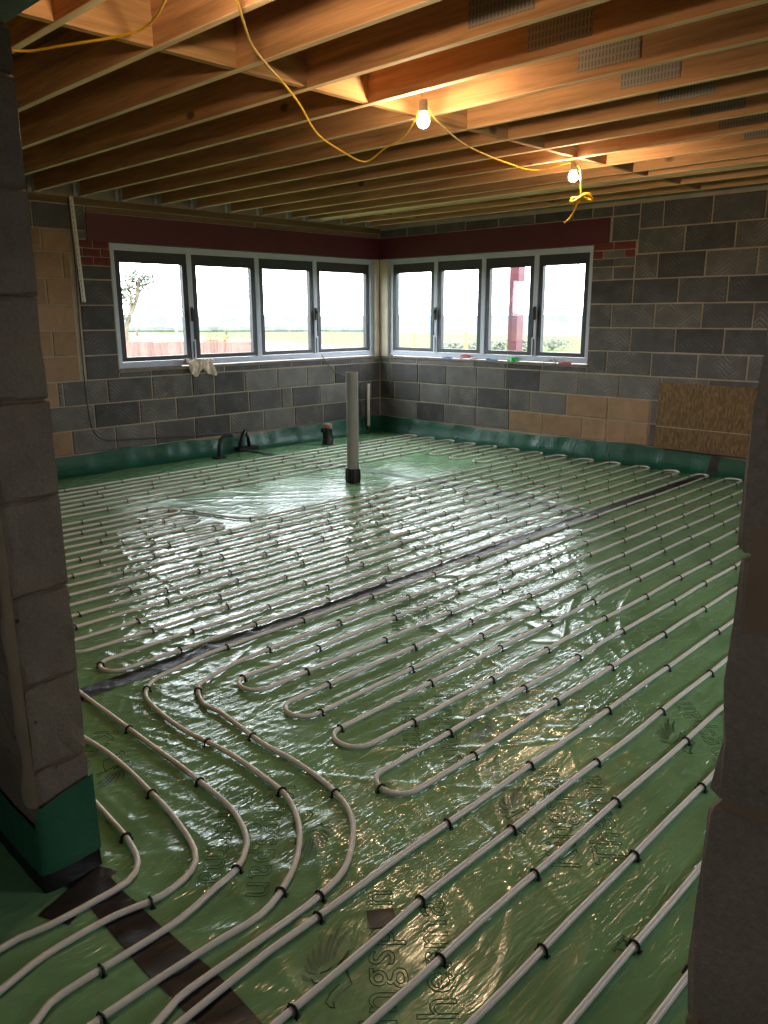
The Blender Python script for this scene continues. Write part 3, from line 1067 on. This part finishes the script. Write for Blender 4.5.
# circuit of the far rows round the open patch by the soil pipe
way = [(1.04, 2.9), (1.04, 4.50), (3.05, 4.50), (3.05, 4.64), (1.31, 4.64), (1.31, 4.785), (3.04, 4.785), (3.04, 4.93), (1.31, 4.93), (1.31, 5.07), (3.05, 5.07), (3.05, 5.205),
       (1.31, 5.205), (1.31, 5.35), (3.02, 5.35), (3.24, 4.52), (XR, 4.52)]
rr = [rb] * 13 + [0.16, 0.2]
seq = [4.67, 4.82, 4.97, 5.12, 5.27, 5.42]
way += [(XR, 4.67), (6.19, 4.67), (6.19, 4.82), (XR, 4.82), (XR, 4.97), (6.18, 4.97), (6.18, 5.12), (XR, 5.12), (XR, 5.27), (6.22, 5.27), (6.22, 5.42), (XR, 5.42), (XR, 5.57),
        (1.31, 5.57), (1.31, 5.72), (XR, 5.72), (XR, 5.87), (1.31, 5.87), (1.31, 6.02), (XR, 6.02), (XR, 6.17), (1.31, 6.17), (1.31, 6.315), (XR, 6.315), (XR, 6.46), (0.89, 6.46), (0.89, 2.2)]
rr = [rb] * 13 + [0.16, 0.2] + [rb] * (len(way) - 2 - 15)
body = fillet(way, rr)
head = list(reversed(smooth2(tail(P2, 1.4))))
tail1 = smooth2(tail(P1, 1.55))
pipe(head + body + tail1, 'pale heating pipe skirting the open green patch by the grey soil pipe', 0.5, 0.3)


# ------------------------------------------------------------------ tapes and print on the membrane
def drape_strip(cl, width, name, label, mat=M['tape'], jag=0.004, lift=0.0022):
    cl = [Vector((p[0], p[1])) for p in cl]
    pts = densify(cl, 0.012)
    rows = []
    nw = 9
    for i, p in enumerate(pts):
        t = pts[min(i + 1, len(pts) - 1)] - pts[max(i - 1, 0)]; t.normalize()
        n = Vector((-t.y, t.x))
        w0 = -width / 2 + jag * math.sin(i * 0.11); w1 = width / 2 + jag * math.sin(i * 0.083 + 2)
        rows.append([p + n * (w0 + (w1 - w0) * k / (nw - 1)) for k in range(nw)])
    arr = np.array([[(q.x, q.y) for q in r_] for r_ in rows])
    z = H(arr[..., 0], arr[..., 1]) + lift
    mb = MB().grid([[(arr[i, j, 0], arr[i, j, 1], z[i, j]) for j in range(nw)] for i in range(arr.shape[0])])
    o = mb.build(name, mat, smooth=True)
    return tag(o, label, 'tape')


drape_strip([(1.13, 2.815), (4.0, 2.822), (7.1, 2.815)], 0.105, 'adhesive_tape', 'long black tape strip between pipe runs across the middle of the floor')
drape_strip([(5.04, 7.0), (5.15, 5.5), (5.23, 4.5), (5.24, 4.1), (5.18, 3.5), (5.12, 2.9)], 0.075, 'adhesive_tape', 'narrow dark tape strip running from the left wall past the grey soil pipe')
drape_strip([(0.70, 1.95), (0.72, 1.75), (0.73, 1.57), (0.735, 1.3), (0.71, 1.0), (0.70, 0.1)], 0.10, 'adhesive_tape', 'black tape strip across the doorway floor under the pipes', jag=0.008)
drape_strip([(0.60, 1.715), (0.78, 1.80)], 0.085, 'adhesive_tape', 'short black tape piece at the foot of the left jamb', jag=0.01)
drape_strip([(1.135, 1.165), (1.19, 1.125)], 0.055, 'adhesive_tape', 'small black tape square on the membrane near the front', jag=0.002)
# black tape over the joint of the upturned sheet under the strand board
rows = []
for i in range(8):
    z = 0.01 + i * 0.022
    d = [0.10, 0.092, 0.07, 0.055, 0.045, 0.036, 0.03, 0.022][i]
    rows.append([(XB - d - 0.006, 2.76, z), (XB - d - 0.009, 2.80, z), (XB - d - 0.006, 2.84, z)])
tag(MB().grid(rows).build('adhesive_tape', M['tape'], smooth=True), 'upright black tape strip on the green upstand below the strand board', 'tape')


def lettering(body, size, origin, ang, name='printed_lettering'):
    cu = bpy.data.curves.new(name, 'FONT')
    cu.body = body; cu.size = size
    cu.fill_mode = 'NONE'; cu.bevel_depth = 0.0011; cu.bevel_resolution = 0
    cu.resolution_u = 4
    cu.space_character = 1.08
    ob = bpy.data.objects.new('tmp', cu); col.objects.link(ob)
    dg = bpy.context.evaluated_depsgraph_get()
    me = bpy.data.meshes.new_from_object(ob.evaluated_get(dg))
    bpy.data.objects.remove(ob); bpy.data.curves.remove(cu)
    n = len(me.vertices)
    co = np.zeros(n * 3, dtype=np.float32); me.vertices.foreach_get('co', co); co = co.reshape(-1, 3)
    ca, sa = math.cos(ang), math.sin(ang)
    X = origin[0] + co[:, 0] * ca - co[:, 1] * sa; Y = origin[1] + co[:, 0] * sa + co[:, 1] * ca
    Z = H(X, Y) + 0.0006 + np.clip(co[:, 2], -0.0004, 0.0008)
    me.vertices.foreach_set('co', np.stack([X, Y, Z], -1).astype(np.float32).ravel()); me.update()
    me.materials.clear()
    return finish(name, me, M['print'], floor)


def emblem(origin, ang, s=0.0006):
    """maned beast drawn as a fan of blades and an outline, from pixel-like coordinates"""
    ox, oy = 150, 500
    ca, sa = math.cos(ang), math.sin(ang)

    def tf(p):
        ex = (oy - p[1]) * s; ey = (ox - p[0]) * s * 0.8
        X = origin[0] + ex * ca - ey * sa; Y = origin[1] + ex * sa + ey * ca
        return (X, Y, Hs(X, Y) + 0.0012)
    mb = MB()
    blades = [((95, 560), (30, 515)), ((98, 548), (42, 468)), ((104, 535), (70, 428)), ((114, 525), (112, 385)), ((126, 515), (165, 350)), ((142, 505), (208, 305)), ((165, 490), (240, 345)), ((70, 590), (25, 560))]
    for (bx_, by_), (tx, ty) in blades:
        L = []; R2 = []
        for i in range(7):
            t = i / 6
            cx = bx_ + (tx - bx_) * t; cy = by_ + (ty - by_) * t
            nx, ny = -(ty - by_), (tx - bx_)
            q = math.hypot(nx, ny); nx /= q; ny /= q
            w = 11 * math.sin(math.pi * min(1, 0.15 + t * 0.85)) * (1 if t < 1 else 0)
            bow = -14 * math.sin(math.pi * t)
            L.append(tf((cx + nx * (w + bow), cy + ny * (w + bow)))); R2.append(tf((cx + nx * (bow - w * .5), cy + ny * (bow - w * .5))))
        mb.grid([L, R2])
    for line in ([(75, 585), (85, 610), (100, 605), (125, 585), (160, 560), (190, 530)], [(200, 500), (235, 545), (262, 610), (225, 640), (180, 690), (188, 715), (165, 712), (145, 690), (165, 650), (205, 610)],
                 [(190, 520), (220, 490), (240, 455), (230, 500), (260, 475)], [(110, 560), (140, 550), (165, 530)]):
        mb.tube([tf(p) for p in line], 0.0012, 4)
    return mb.build('printed_emblem', M['print'], floor)


A1 = math.atan2(0.71, 0.70)
A2 = A1 + math.pi
for (o, a) in (((0.905, 0.845), A1), ((1.32, 1.80), A2), ((1.66, 0.885), A1 - 0.1), ((1.10, 2.52), A2), ((2.42, 0.72), A1), ((2.15, 1.83), A2), ((2.9, 2.6), A2)):
    ca, sa = math.cos(a), math.sin(a)
    lettering('Kingspan', 0.128, o, a)
    lettering('Therma', 0.128, (o[0] + 0.02 * ca + 0.13 * sa, o[1] + 0.02 * sa - 0.13 * ca), a)
    emblem((o[0] + 0.27 * ca - 0.15 * sa, o[1] + 0.27 * sa + 0.15 * ca), a)
lettering('TT', 0.05, (1.47, 0.655), 0.1)

# ------------------------------------------------------------------ things standing on the floor
def lathe(prof, c, seg=20):
    mb = MB()
    rows = [[(c[0] + r_ * math.cos(2 * math.pi * j / seg), c[1] + r_ * math.sin(2 * math.pi * j / seg), z) for j in range(seg + 1)] for r_, z in prof]
    return mb.grid(rows)


t = empty('soil_pipe', (4.70, 4.955, 0))
tag(t, 'tall grey plastic soil pipe standing in the membrane', 'pipe')
lathe([(0.053, 0.0), (0.053, 0.955), (0.055, 0.962), (0.052, 0.965), (0.047, 0.962), (0.047, 0.3)], (0, 0)).build('tube', M['pvc'], t, smooth=True)
mb = lathe([(0.060, -0.005), (0.062, 0.03), (0.0575, 0.08), (0.059, 0.11), (0.0555, 0.128)], (0, 0))
for a in (0.4, 2.2, 3.6, 5.1):
    mb.tube([(0.063 * math.cos(a), 0.063 * math.sin(a), 0.0), (0.064 * math.cos(a + .15), 0.064 * math.sin(a + .15), 0.07), (0.06 * math.cos(a + .1), 0.06 * math.sin(a + .1), 0.125)], 0.006, 5)
mb.build('tape_collar', M['tape'], t, smooth=True)

t = empty('waste_pipe', (6.99, 7.075, 0))
tag(t, 'slim white plastic pipe against the wall by the corner', 'pipe')
lathe([(0.021, 0.05), (0.021, 0.60), (0.018, 0.602), (0.017, 0.5)], (0, 0), 14).build('tube', M['white_pvc'], t, smooth=True)
lathe([(0.03, 0.0), (0.028, 0.05), (0.022, 0.075)], (0, 0), 12).build('tape_collar', M['tape'], t, smooth=True)
MB().tube(catmull([(-0.12, 0.02, 0.02), (-0.07, 0.02, 0.12), (-0.10, 0.03, 0.3), (-0.11, 0.045, 0.5), (-0.07, 0.05, 0.605), (0.0, 0.03, 0.612)], 0.03), 0.006, 6).build('cable', M['grey_cable'], t, smooth=True)

t = empty('drain_stub', (5.98, 6.72, 0))
tag(t, 'short black-taped drain stub with brown cap by the left wall', 'pipe')
lathe([(0.062, 0.0), (0.062, 0.05), (0.056, 0.055), (0.056, 0.16), (0.06, 0.165), (0.06, 0.185), (0.05, 0.19)], (0, 0)).build('socket', M['black_rubber'], t, smooth=True)
lathe([(0.053, 0.186), (0.053, 0.222), (0.045, 0.232), (0.0, 0.232)], (0, 0)).build('cap', M['terracotta'], t, smooth=True)
MB().box(-0.085, -0.055, -0.02, 0.02, 0.14, 0.19).build('strap', M['black_rubber'], t)

t = empty('cable_duct', (4.60, 6.86, 0))
tag(t, 'black bent duct end rising from the floor by the left wall', 'duct')
MB().tube(catmull([(0, 0, -0.01), (0.0, 0.0, 0.09), (0.012, 0.0, 0.16), (0.06, 0.0, 0.215), (0.13, -0.01, 0.225), (0.165, -0.01, 0.222)], 0.02), 0.02, 10).build('tube', M['black_rubber'], t, smooth=True)
MB().box(-0.06, 0.05, -0.05, 0.05, 0.0, 0.012).build('base_pad', M['tape'], t)

t = empty('pipe_bracket', (5.02, 7.03, 0))
tag(t, 'black bracket with two leaning stubs beside the bent duct', 'bracket')
MB().box(-0.08, 0.17, -0.05, 0.05, 0.004, 0.045).build('base', M['black_rubber'], t)
MB().tube([(-0.05, 0.0, 0.03), (-0.02, 0.0, 0.13), (0.035, 0.0, 0.225)], 0.019, 8).build('stub', M['black_rubber'], t, smooth=True)
MB().tube([(0.095, 0.01, 0.03), (0.08, 0.01, 0.13), (0.045, 0.0, 0.225)], 0.019, 8).build('stub', M['black_rubber'], t, smooth=True)

# strand board propped against the right wall
bm = bmesh.new(); bmesh.ops.create_cube(bm, size=1.0)
for v in bm.verts: v.co = Vector((v.co.x * 0.018, v.co.y * 1.22, v.co.z * 0.625))
bmesh.ops.bevel(bm, geom=list(bm.edges), offset=0.003, segments=1, affect='EDGES')
me = bpy.data.meshes.new('strand_board'); bm.to_mesh(me); bm.free()
o = finish('strand_board', me, M['osb'])
o.location = (XB - 0.028, 2.785, 0.493); o.rotation_euler = (0, math.radians(1.0), 0)
tag(o, 'brown strand board sheet fixed low on the right wall', 'board')
MB().box(-0.0105, -0.0088, -0.58, 0.6, -0.105, -0.098).build('pencil_line', M['mortar'], o)

# pale perforated strip and cable hanging on the left wall
t = empty('plaster_bead', (3.385, YA - 0.02, 2.46))
tag(t, 'white perforated plaster bead hanging left of the window', 'bead')
mb = MB()
n = 20
for i in range(n):
    za = -0.9 * i / n; zb = -0.9 * (i + 0.72) / n
    xa = 0.03 * i / n; w = 0.019
    mb.box(xa - w, xa + w, -0.003, 0.0, zb, za)
    mb.box(xa - w, xa - w * 0.45, -0.003, 0.0, -0.9 * (i + 1) / n, zb); mb.box(xa + w * 0.45, xa + w, -0.003, 0.0, -0.9 * (i + 1) / n, zb)
mb.build('flange', M['white_pvc'], t)
MB().tube([(0.0, -0.006, 0.0), (0.03, -0.006, -0.9)], 0.005, 6).build('nose', M['white_pvc'], t)
pts = [(3.36, YA - 0.02, 2.44), (3.365, YA - 0.022, 2.0), (3.36, YA - 0.02, 1.58), (3.352, YA - 0.02, 1.2), (3.35, YA - 0.022, 0.86), (3.365, YA - 0.022, 0.52), (3.40, YA - 0.022, 0.37),
       (3.47, YA - 0.02, 0.30), (3.6, YA - 0.02, 0.275), (3.98, YA - 0.022, 0.25), (4.6, YA - 0.02, 0.215), (5.3, YA - 0.022, 0.19), (6.2, YA - 0.02, 0.19)]
tag(MB().tube(catmull(pts, 0.05), 0.006, 6).build('wall_cable', M['grey_cable'], smooth=True), 'grey cable dropping down the left wall and along above the green upstand', 'cable')
pts = [(6.28, YA - 0.015, 0.98), (6.31, YA - 0.03, 0.93), (6.45, YA - 0.02, 0.80), (6.62, YA - 0.02, 0.72), (6.8, YA - 0.02, 0.69)]
tag(MB().tube(catmull(pts, 0.03), 0.005, 6).build('sill_cable', M['grey_cable'], smooth=True), 'thin dark cable hanging from the left window sill', 'cable')

# rag on the sill
rows = []
for i in range(22):
    s = i / 21
    row = []
    for j in range(26):
        u = j / 25
        x = 4.44 + 0.34 * u
        fold = 0.018 * math.sin(u * 21 + s * 3) + 0.012 * math.sin(u * 37 + 1)
        drop = 0.05 + 0.11 * abs(math.sin(u * 4.5 + 0.3)) ** 0.7 * (0.5 + 0.5 * math.sin(u * 2.6))
        if s < 0.45:
            q = s / 0.45
            row.append((x, YA + 0.03 - q * 0.055, WZ0 + 0.02 + 0.03 * math.sin(q * 2.6) + fold * 0.7))
        else:
            q = (s - 0.45) / 0.55
            row.append((x + 0.03 * math.sin(q * 2 + u * 5), YA - 0.025 - 0.012 * math.sin(q * 3.1) + fold * 0.6 * 0.6, WZ0 + 0.025 - q * drop + fold * 0.3))
    rows.append(row)
tag(MB().grid(rows).build('rag', M['cloth'], smooth=True), 'crumpled pale rag draped over the left window sill', 'rag')

# bits and pieces on the right sill
zs = WZ0 - 0.012
def sill_thing(name, mat, y, build, label, cat):
    mb = MB(); build(mb)
    o = mb.build(name, mat, smooth=False)
    o.location = (XB - 0.0 + 0.012, y, zs)
    return tag(o, label, cat)


sill_thing('plastic_clip', M['blue_plastic'], 6.05, lambda m: m.box(-0.012, 0.012, -0.07, 0.07, 0, 0.012).box(-0.012, 0.012, -0.02, 0.02, 0.012, 0.022), 'blue plastic piece on the right window sill', 'plastic')
t = empty('pliers', (XB + 0.012, 5.68, zs)); tag(t, 'red-handled pliers lying on the right window sill', 'pliers')
MB().tube(catmull([(0, 0.17, 0.012), (0, 0.08, 0.028), (0, 0.0, 0.02)], 0.02), 0.009, 6).build('grip', M['red_plastic'], t, smooth=True)
MB().tube(catmull([(0.004, 0.16, 0.045), (0.004, 0.08, 0.05), (0.004, 0.0, 0.024)], 0.02), 0.009, 6).build('grip', M['red_plastic'], t, smooth=True)
MB().tube([(0, 0.02, 0.02), (0, -0.03, 0.018), (0, -0.08, 0.012)], [0.011, 0.013, 0.004], 6).build('jaw', M['galv'], t, smooth=True)
sill_thing('offcut', M['blue_plastic'], 5.42, lambda m: m.box(-0.01, 0.014, -0.09, 0.06, 0, 0.016).box(-0.01, 0.014, 0.02, 0.05, 0.016, 0.024), 'grey-blue offcut on the sill right of the pliers', 'offcut')
t = empty('green_cap', (XB + 0.012, 5.11, zs)); tag(t, 'bright green round cap on the right window sill', 'cap')
lathe([(0.0, 0.05), (0.03, 0.05), (0.034, 0.044), (0.034, 0.0)], (0, 0), 14).build('cap_body', M['green_plastic'], t, smooth=True)
MB().box(-0.012, 0.012, -0.07, 0.07, 0.0, 0.02).build('tab', M['green_plastic'], t)
sill_thing('paper_scrap', M['cream'], 4.66, lambda m: m.grid([[(-0.02, -0.09, 0.004), (0.0, -0.04, 0.045), (-0.01, 0.02, 0.02), (-0.02, 0.08, 0.008)], [(0.03, -0.08, 0.006), (0.03, -0.03, 0.05), (0.03, 0.03, 0.03), (0.03, 0.07, 0.006)]]), 'crumpled white scrap on the right window sill', 'scrap')
sill_thing('red_offcut', M['red_plastic'], 4.46, lambda m: m.box(-0.01, 0.012, -0.07, 0.07, 0, 0.014).box(-0.01, 0.012, -0.05, 0.02, 0.014, 0.02), 'small red plastic piece at the right end of the sill', 'offcut')


# ------------------------------------------------------------------ festoon lamps and yellow cable
def lamp(x, y, z, label, lean=0.0):
    t = empty('festoon_lamp', (x, y, z)); tag(t, label, 'lamp', 'temporary site lamps')
    lathe([(0.0, 0.065), (0.019, 0.065), (0.021, 0.06), (0.021, 0.022), (0.024, 0.018), (0.024, 0.008), (0.018, 0.004)], (0, 0), 14).build('lampholder', M['holder'], t, smooth=True)
    mb = MB()
    prof = [(0.0, -0.062), (0.012, -0.060), (0.022, -0.053), (0.029, -0.042), (0.031, -0.030), (0.029, -0.018), (0.022, -0.006), (0.016, 0.003), (0.0, 0.004)]
    o = lathe(prof, (0, 0), 14).build('bulb', M['bulb'], t, smooth=True)
    return t


lamp(1.49, 2.08, 2.38, 'lit bulb at the very top edge above the nearest joists')
lamp(3.14, 2.78, 2.385, 'lit bulb on the noggin line in the middle of the ceiling')
lamp(5.02, 3.08, 2.375, 'lit bulb with the knotted yellow cable below it')

cable1 = [(0, 48), (12, 50), (30, 51), (60, 46), (85, 42), (110, 38), (140, 30), (155, 18), (165, 0), (172, -14)]
p1 = [on_z(x, y, 2.445) for x, y in cable1]
p1 = [Vector((1.2, 3.9, 2.45))] + p1 + [Vector((1.49, 2.08, 2.443))]
tag(MB().tube(catmull(p1, 0.03), 0.0052, 7).build('yellow_cable', M['yellow'], smooth=True), 'yellow cable looping across the top left under the joists', 'cable')
c2 = [((237, 0), 2.44), ((243, 20), 2.44), ((252, 45), 2.44), ((268, 66), 2.44), ((285, 85), 2.43), ((300, 105), 2.42), ((312, 126), 2.40), ((322, 138), 2.39), ((340, 150), 2.37), ((360, 161), 2.35), ((370, 160), 2.36), ((385, 148), 2.39), ((402, 139), 2.40), ((414, 122), 2.41)]
p2 = [Vector((1.49, 2.08, 2.448))] + [on_z(x, y, z) for (x, y), z in c2] + [Vector((3.14, 2.78, 2.448))]
tag(MB().tube(catmull(p2, 0.03), 0.0052, 7).build('yellow_cable', M['yellow'], smooth=True), 'yellow cable sagging between the top bulb and the middle bulb', 'cable')
c3 = [((436, 120), 2.42), ((460, 141), 2.44), ((480, 152), 2.44), ((505, 162), 2.445), ((535, 170), 2.45)]
p3 = [Vector((3.14, 2.78, 2.448))] + [on_z(x, y, z) for (x, y), z in c3] + [Vector((5.02, 3.08, 2.44))]
tag(MB().tube(catmull(p3, 0.03), 0.0052, 7).build('yellow_cable', M['yellow'], smooth=True), 'yellow cable running from the middle bulb to the far bulb', 'cable')
B3 = Vector((5.02, 3.08, 2.375))
# knot under the far bulb
sc_ = B3.length / FPX * 0.93
dd = pix(580.5, 172); base = Vector((dd.x, dd.y, 0)) * (5.02 / dd.x)


def kn(x, y, dz=0.0):
    d = pix(x, y); t_ = (base.x * RIGHT.y - base.y * RIGHT.x) / (d.x * RIGHT.y - d.y * RIGHT.x)
    p = Vector((d.x * t_, d.y * t_, CAM_H + d.z * t_))
    return p + Vector((FWD.x, FWD.y, 0)) * dz


t = empty('knotted_cable', (base.x, base.y, 2.2)); tag(t, 'yellow cable end tied in a bow hanging from the far bulb', 'cable')
def knp(l): return [p - Vector((base.x, base.y, 2.2)) for p in l]
MB().tube(catmull(knp([B3 + Vector((0, 0, 0.065)), kn(579, 166), kn(581, 172), kn(581, 185), kn(580.5, 197), kn(579, 203)]), 0.01), 0.0065, 7).build('drop', M['yellow'], t, smooth=True)
MB().tube(catmull(knp([kn(580, 197), kn(585, 193.5, .02), kn(591, 194, .03), kn(592, 198.5, .02), kn(586, 198.5), kn(580, 198, -.02), kn(573, 202, -.03), kn(570.5, 203, -.02), kn(572, 198.5), kn(579, 197.5, .01)]), 0.008), 0.009, 7).build('bow', M['yellow'], t, smooth=True)
MB().tube(catmull(knp([kn(580, 197, -.02), kn(586, 195.5, -.03), kn(592, 199.5, -.02), kn(589, 200), kn(581, 198), kn(575, 203.5, .02), kn(571, 201, .03), kn(576, 198, .02), kn(580, 197)]), 0.008), 0.009, 7).build('bow', M['yellow'], t, smooth=True)
MB().tube(catmull(knp([kn(581, 197), kn(577, 204), kn(573, 213), kn(569, 219), kn(564, 223)]), 0.01), 0.006, 7).build('tail', M['yellow'], t, smooth=True)

# ------------------------------------------------------------------ outside
GZ = -0.35
mb = MB()
mb.quad((XB + 0.34, -60, GZ), (60, -60, GZ), (60, 90, GZ), (XB + 0.34, 90, GZ)).quad((-80, YA + 0.34, GZ), (XB + 0.34, YA + 0.34, GZ), (XB + 0.34, 90, GZ), (-80, 90, GZ))
struct(mb.build('ground_outside', M['grass']), 'coastal grass outside the windows', 'ground')
struct(MB().quad((-3000, -3000, -3.5), (4000, -3000, -3.5), (4000, 4000, -3.5), (-3000, 4000, -3.5)).build('sea', M['sea']), 'hazy grey sea beyond the grass', 'sea')
MB().quad((-60, 26, GZ + 0.02), (30, 26, GZ + 0.02), (45, 80, GZ + 0.02), (-60, 80, GZ + 0.02)).build('dry_field', M['sand_field'], bpy.data.objects['ground_outside'])


def ground_at(x, D):
    d = pix(x, 330)
    return Vector((d.x * D, d.y * D, GZ))


# boundary fence seen through the left window
t = empty('board_fence', ground_at(185, 18)); tag(t, 'reddish timber board fence outside the left window', 'fence')
fa = ground_at(96, 18.0); fb = ground_at(252, 18.0)
fl = (fb - fa).length; fd = (fb - fa) / fl; fang = math.atan2(fd.y, fd.x)
bme = None
nb = int(fl / 0.16)
for i in range(nb):
    if bme is None:
        m_ = MB().box(-0.0765, 0.0765, -0.012, 0.012, 0.05, 1.20)
        bme = bpy.data.meshes.new('board'); bme.from_pydata(m_.v, [], m_.f); bme.materials.append(M['fence'])
    o = bpy.data.objects.new('board', bme); col.objects.link(o); o.parent = t
    p = fa + fd * (i + 0.5) * fl / nb - t.location
    o.location = (p.x, p.y, random.uniform(-0.015, 0.015)); o.rotation_euler = (0, 0, fang)
for z in (0.35, 0.9):
    p = (fa + fb) / 2 - t.location
    o = MB().box(-fl / 2, fl / 2, 0.013, 0.05, z - 0.04, z + 0.04).build('rail', M['fence'], t)
    o.location = (p.x, p.y, 0); o.rotation_euler = (0, 0, fang)


def foliage(mb, c, r, n, leaf, rnd):
    for _ in range(n):
        while True:
            d = Vector((rnd.uniform(-1, 1), rnd.uniform(-1, 1), rnd.uniform(-1, 1)))
            if 0.1 < d.length < 1: break
        p = Vector(c) + Vector((d.x * r[0], d.y * r[1], d.z * r[2]))
        a = Vector((rnd.uniform(-1, 1), rnd.uniform(-1, 1), rnd.uniform(-1, 1))).normalized() * leaf
        b = a.orthogonal().normalized() * leaf * rnd.uniform(0.3, 0.6)
        mb.quad(p - a, p + b, p + a, p - b)
    return mb


def shrub(x, D, w, h, mat, label, n=260, name='shrub', group=None):
    rnd = random.Random(int(x * 7 + D))
    g_ = ground_at(x, D)
    t = empty(name, g_); tag(t, label, 'shrub', group)
    mb = MB()
    for k in range(5):
        a = k * 1.25
        mb.tube([(0, 0, 0), (math.cos(a) * w * .15, math.sin(a) * w * .15, h * .35), (math.cos(a) * w * .35, math.sin(a) * w * .35, h * .7)], [0.03, 0.02, 0.008], 5)
    mb.build('stem', M['bark'], t)
    mb = MB()
    for k in range(4):
        foliage(mb, (rnd.uniform(-.3, .3) * w, rnd.uniform(-.3, .3) * w, h * rnd.uniform(.4, .62)), (w * .36, w * .36, h * .4), n // 4, 0.11 * max(1, w / 2), rnd)
    mb.build('foliage', mat, t)
    return t


shrub(210, 22, 1.3, 1.25, M['leaf_tan'], 'tan leaved shrub behind the fence, left window, larger clump', 400)
shrub(233, 24.5, 1.5, 1.15, M['leaf_tan'], 'tan leaved shrub behind the fence beside the larger clump', 400)
shrub(452, 32, 1.5, 0.85, M['leaf'], 'grey green shrub seen through the second pane of the right window')
shrub(466, 34, 1.4, 0.75, M['leaf'], 'grey green shrub behind the orange marker post')
shrub(500, 36, 1.5, 0.8, M['leaf'], 'grey green shrub left of the outside red post')
shrub(531, 36, 1.3, 0.8, M['leaf'], 'grey green shrub right of the outside red post')
shrub(553, 40, 1.7, 0.75, M['leaf'], 'low grey green shrub seen through the rightmost pane')

# windswept tree
g_ = ground_at(124.5, 24)
t = empty('windswept_tree', g_); tag(t, 'bare leaning windswept tree outside the left window', 'tree')
TP = lambda x, y: at_depth(x, y, 24) - g_
mb = MB()
mb.tube(catmull([Vector((0, 0, -0.05)), TP(127, 325), TP(132, 312), TP(137, 298), TP(138, 286), TP(141, 279)], 0.2), 0.06, 6)
mb.tube(catmull([TP(129, 322), TP(131, 305), TP(131, 295)], 0.2), 0.045, 6)
mb.tube(catmull([TP(137, 298), TP(141, 290), TP(144, 284)], 0.2), 0.03, 6)
mb.tube(catmull([TP(131, 295), TP(128, 287), TP(126, 281)], 0.2), 0.03, 6)
mb.build('trunk', M['bark'], t, smooth=True)
mb = MB(); rnd = random.Random(3)
for (x, y, r_, n) in ((141, 277, 0.28, 70), (146, 283, 0.2, 40), (127, 283, 0.25, 60), (131, 293, 0.22, 45), (134, 275, 0.22, 40), (128, 300, 0.2, 40), (125, 318, 0.2, 30), (149, 277, 0.15, 25)):
    foliage(mb, TP(x, y), (r_ * 1.5, r_ * 1.5, r_), n, 0.10, rnd)
mb.build('foliage', M['leaf'], t)


def post_thing(name, x, D, top_y, r_, mat, label, cat, arms=()):
    g_ = ground_at(x, D); z1 = at_depth(x, top_y, D).z
    t = empty(name, g_); tag(t, label, cat)
    MB().tube([(0, 0, 0), (0, 0, z1 - GZ)], r_, 8).build('shaft', mat, t, smooth=True)
    for (dy, w) in arms:
        z = at_depth(x, top_y + dy, D).z - GZ
        o = MB().box(-w, w, -0.05, 0.05, z - 0.05, z + 0.05).build('crossarm', mat, t)
        o.rotation_euler = (0, 0, math.atan2(RIGHT.y, RIGHT.x))
    if not arms:
        MB().tube([(0, 0, z1 - GZ), (0, 0, z1 - GZ + r_ * 0.8)], [r_ * 1.15, r_ * 0.3], 8).build('cap', mat, t, smooth=True)
    return t


post_thing('flag_pole', 176.5, 19.5, 240, 0.028, M['white_pvc'], 'tall thin pale pole outside the leftmost pane', 'pole')
post_thing('utility_pole', 137, 70, 319, 0.11, M['pole'], 'far utility pole beside the windswept tree', 'pole', ((1.5, 0.6),))
post_thing('utility_pole', 226, 75, 321, 0.11, M['pole'], 'far utility pole above the tan shrubs', 'pole', ((1.0, 0.8),))
post_thing('marker_post', 414.5, 26, 333, 0.05, M['post_wood'], 'short timber post seen through the first pane of the right window', 'post')
post_thing('marker_post', 466, 22, 333, 0.055, M['post_wood'], 'orange timber post among the shrubs outside the right window', 'post')
g_ = Vector(pix(516.5, 300)); g_ = g_ * (8.75 / g_.x)
t = empty('steel_column', (g_.x, g_.y, GZ)); tag(t, 'red steel column standing outside the right window', 'column')
o = MB().box(-0.07, 0.07, -0.07, 0.07, 0, 3.0).build('shaft', M['steel_red'], t)
o = MB().box(-0.12, 0.12, -0.12, 0.12, 0, 0.015).build('base_plate', M['steel_red'], t)
# far tree line
mb = MB(); rnd = random.Random(8)
t = empty('tree_line', (40, 80, GZ)); tag(t, 'low distant tree line on the horizon', 'trees', kind='stuff')
for i in range(60):
    x = 110 + i * 4.6
    p = ground_at(x, 88) - Vector((40, 80, GZ))
    w = rnd.uniform(0.9, 1.5)
    mb.ball((p.x, p.y, 0.0), w, 7, 5, rnd.uniform(0.4, 0.7) / w)
mb.build('crown', M['leaf_far'], t)
print('clips', NCLIP[0])
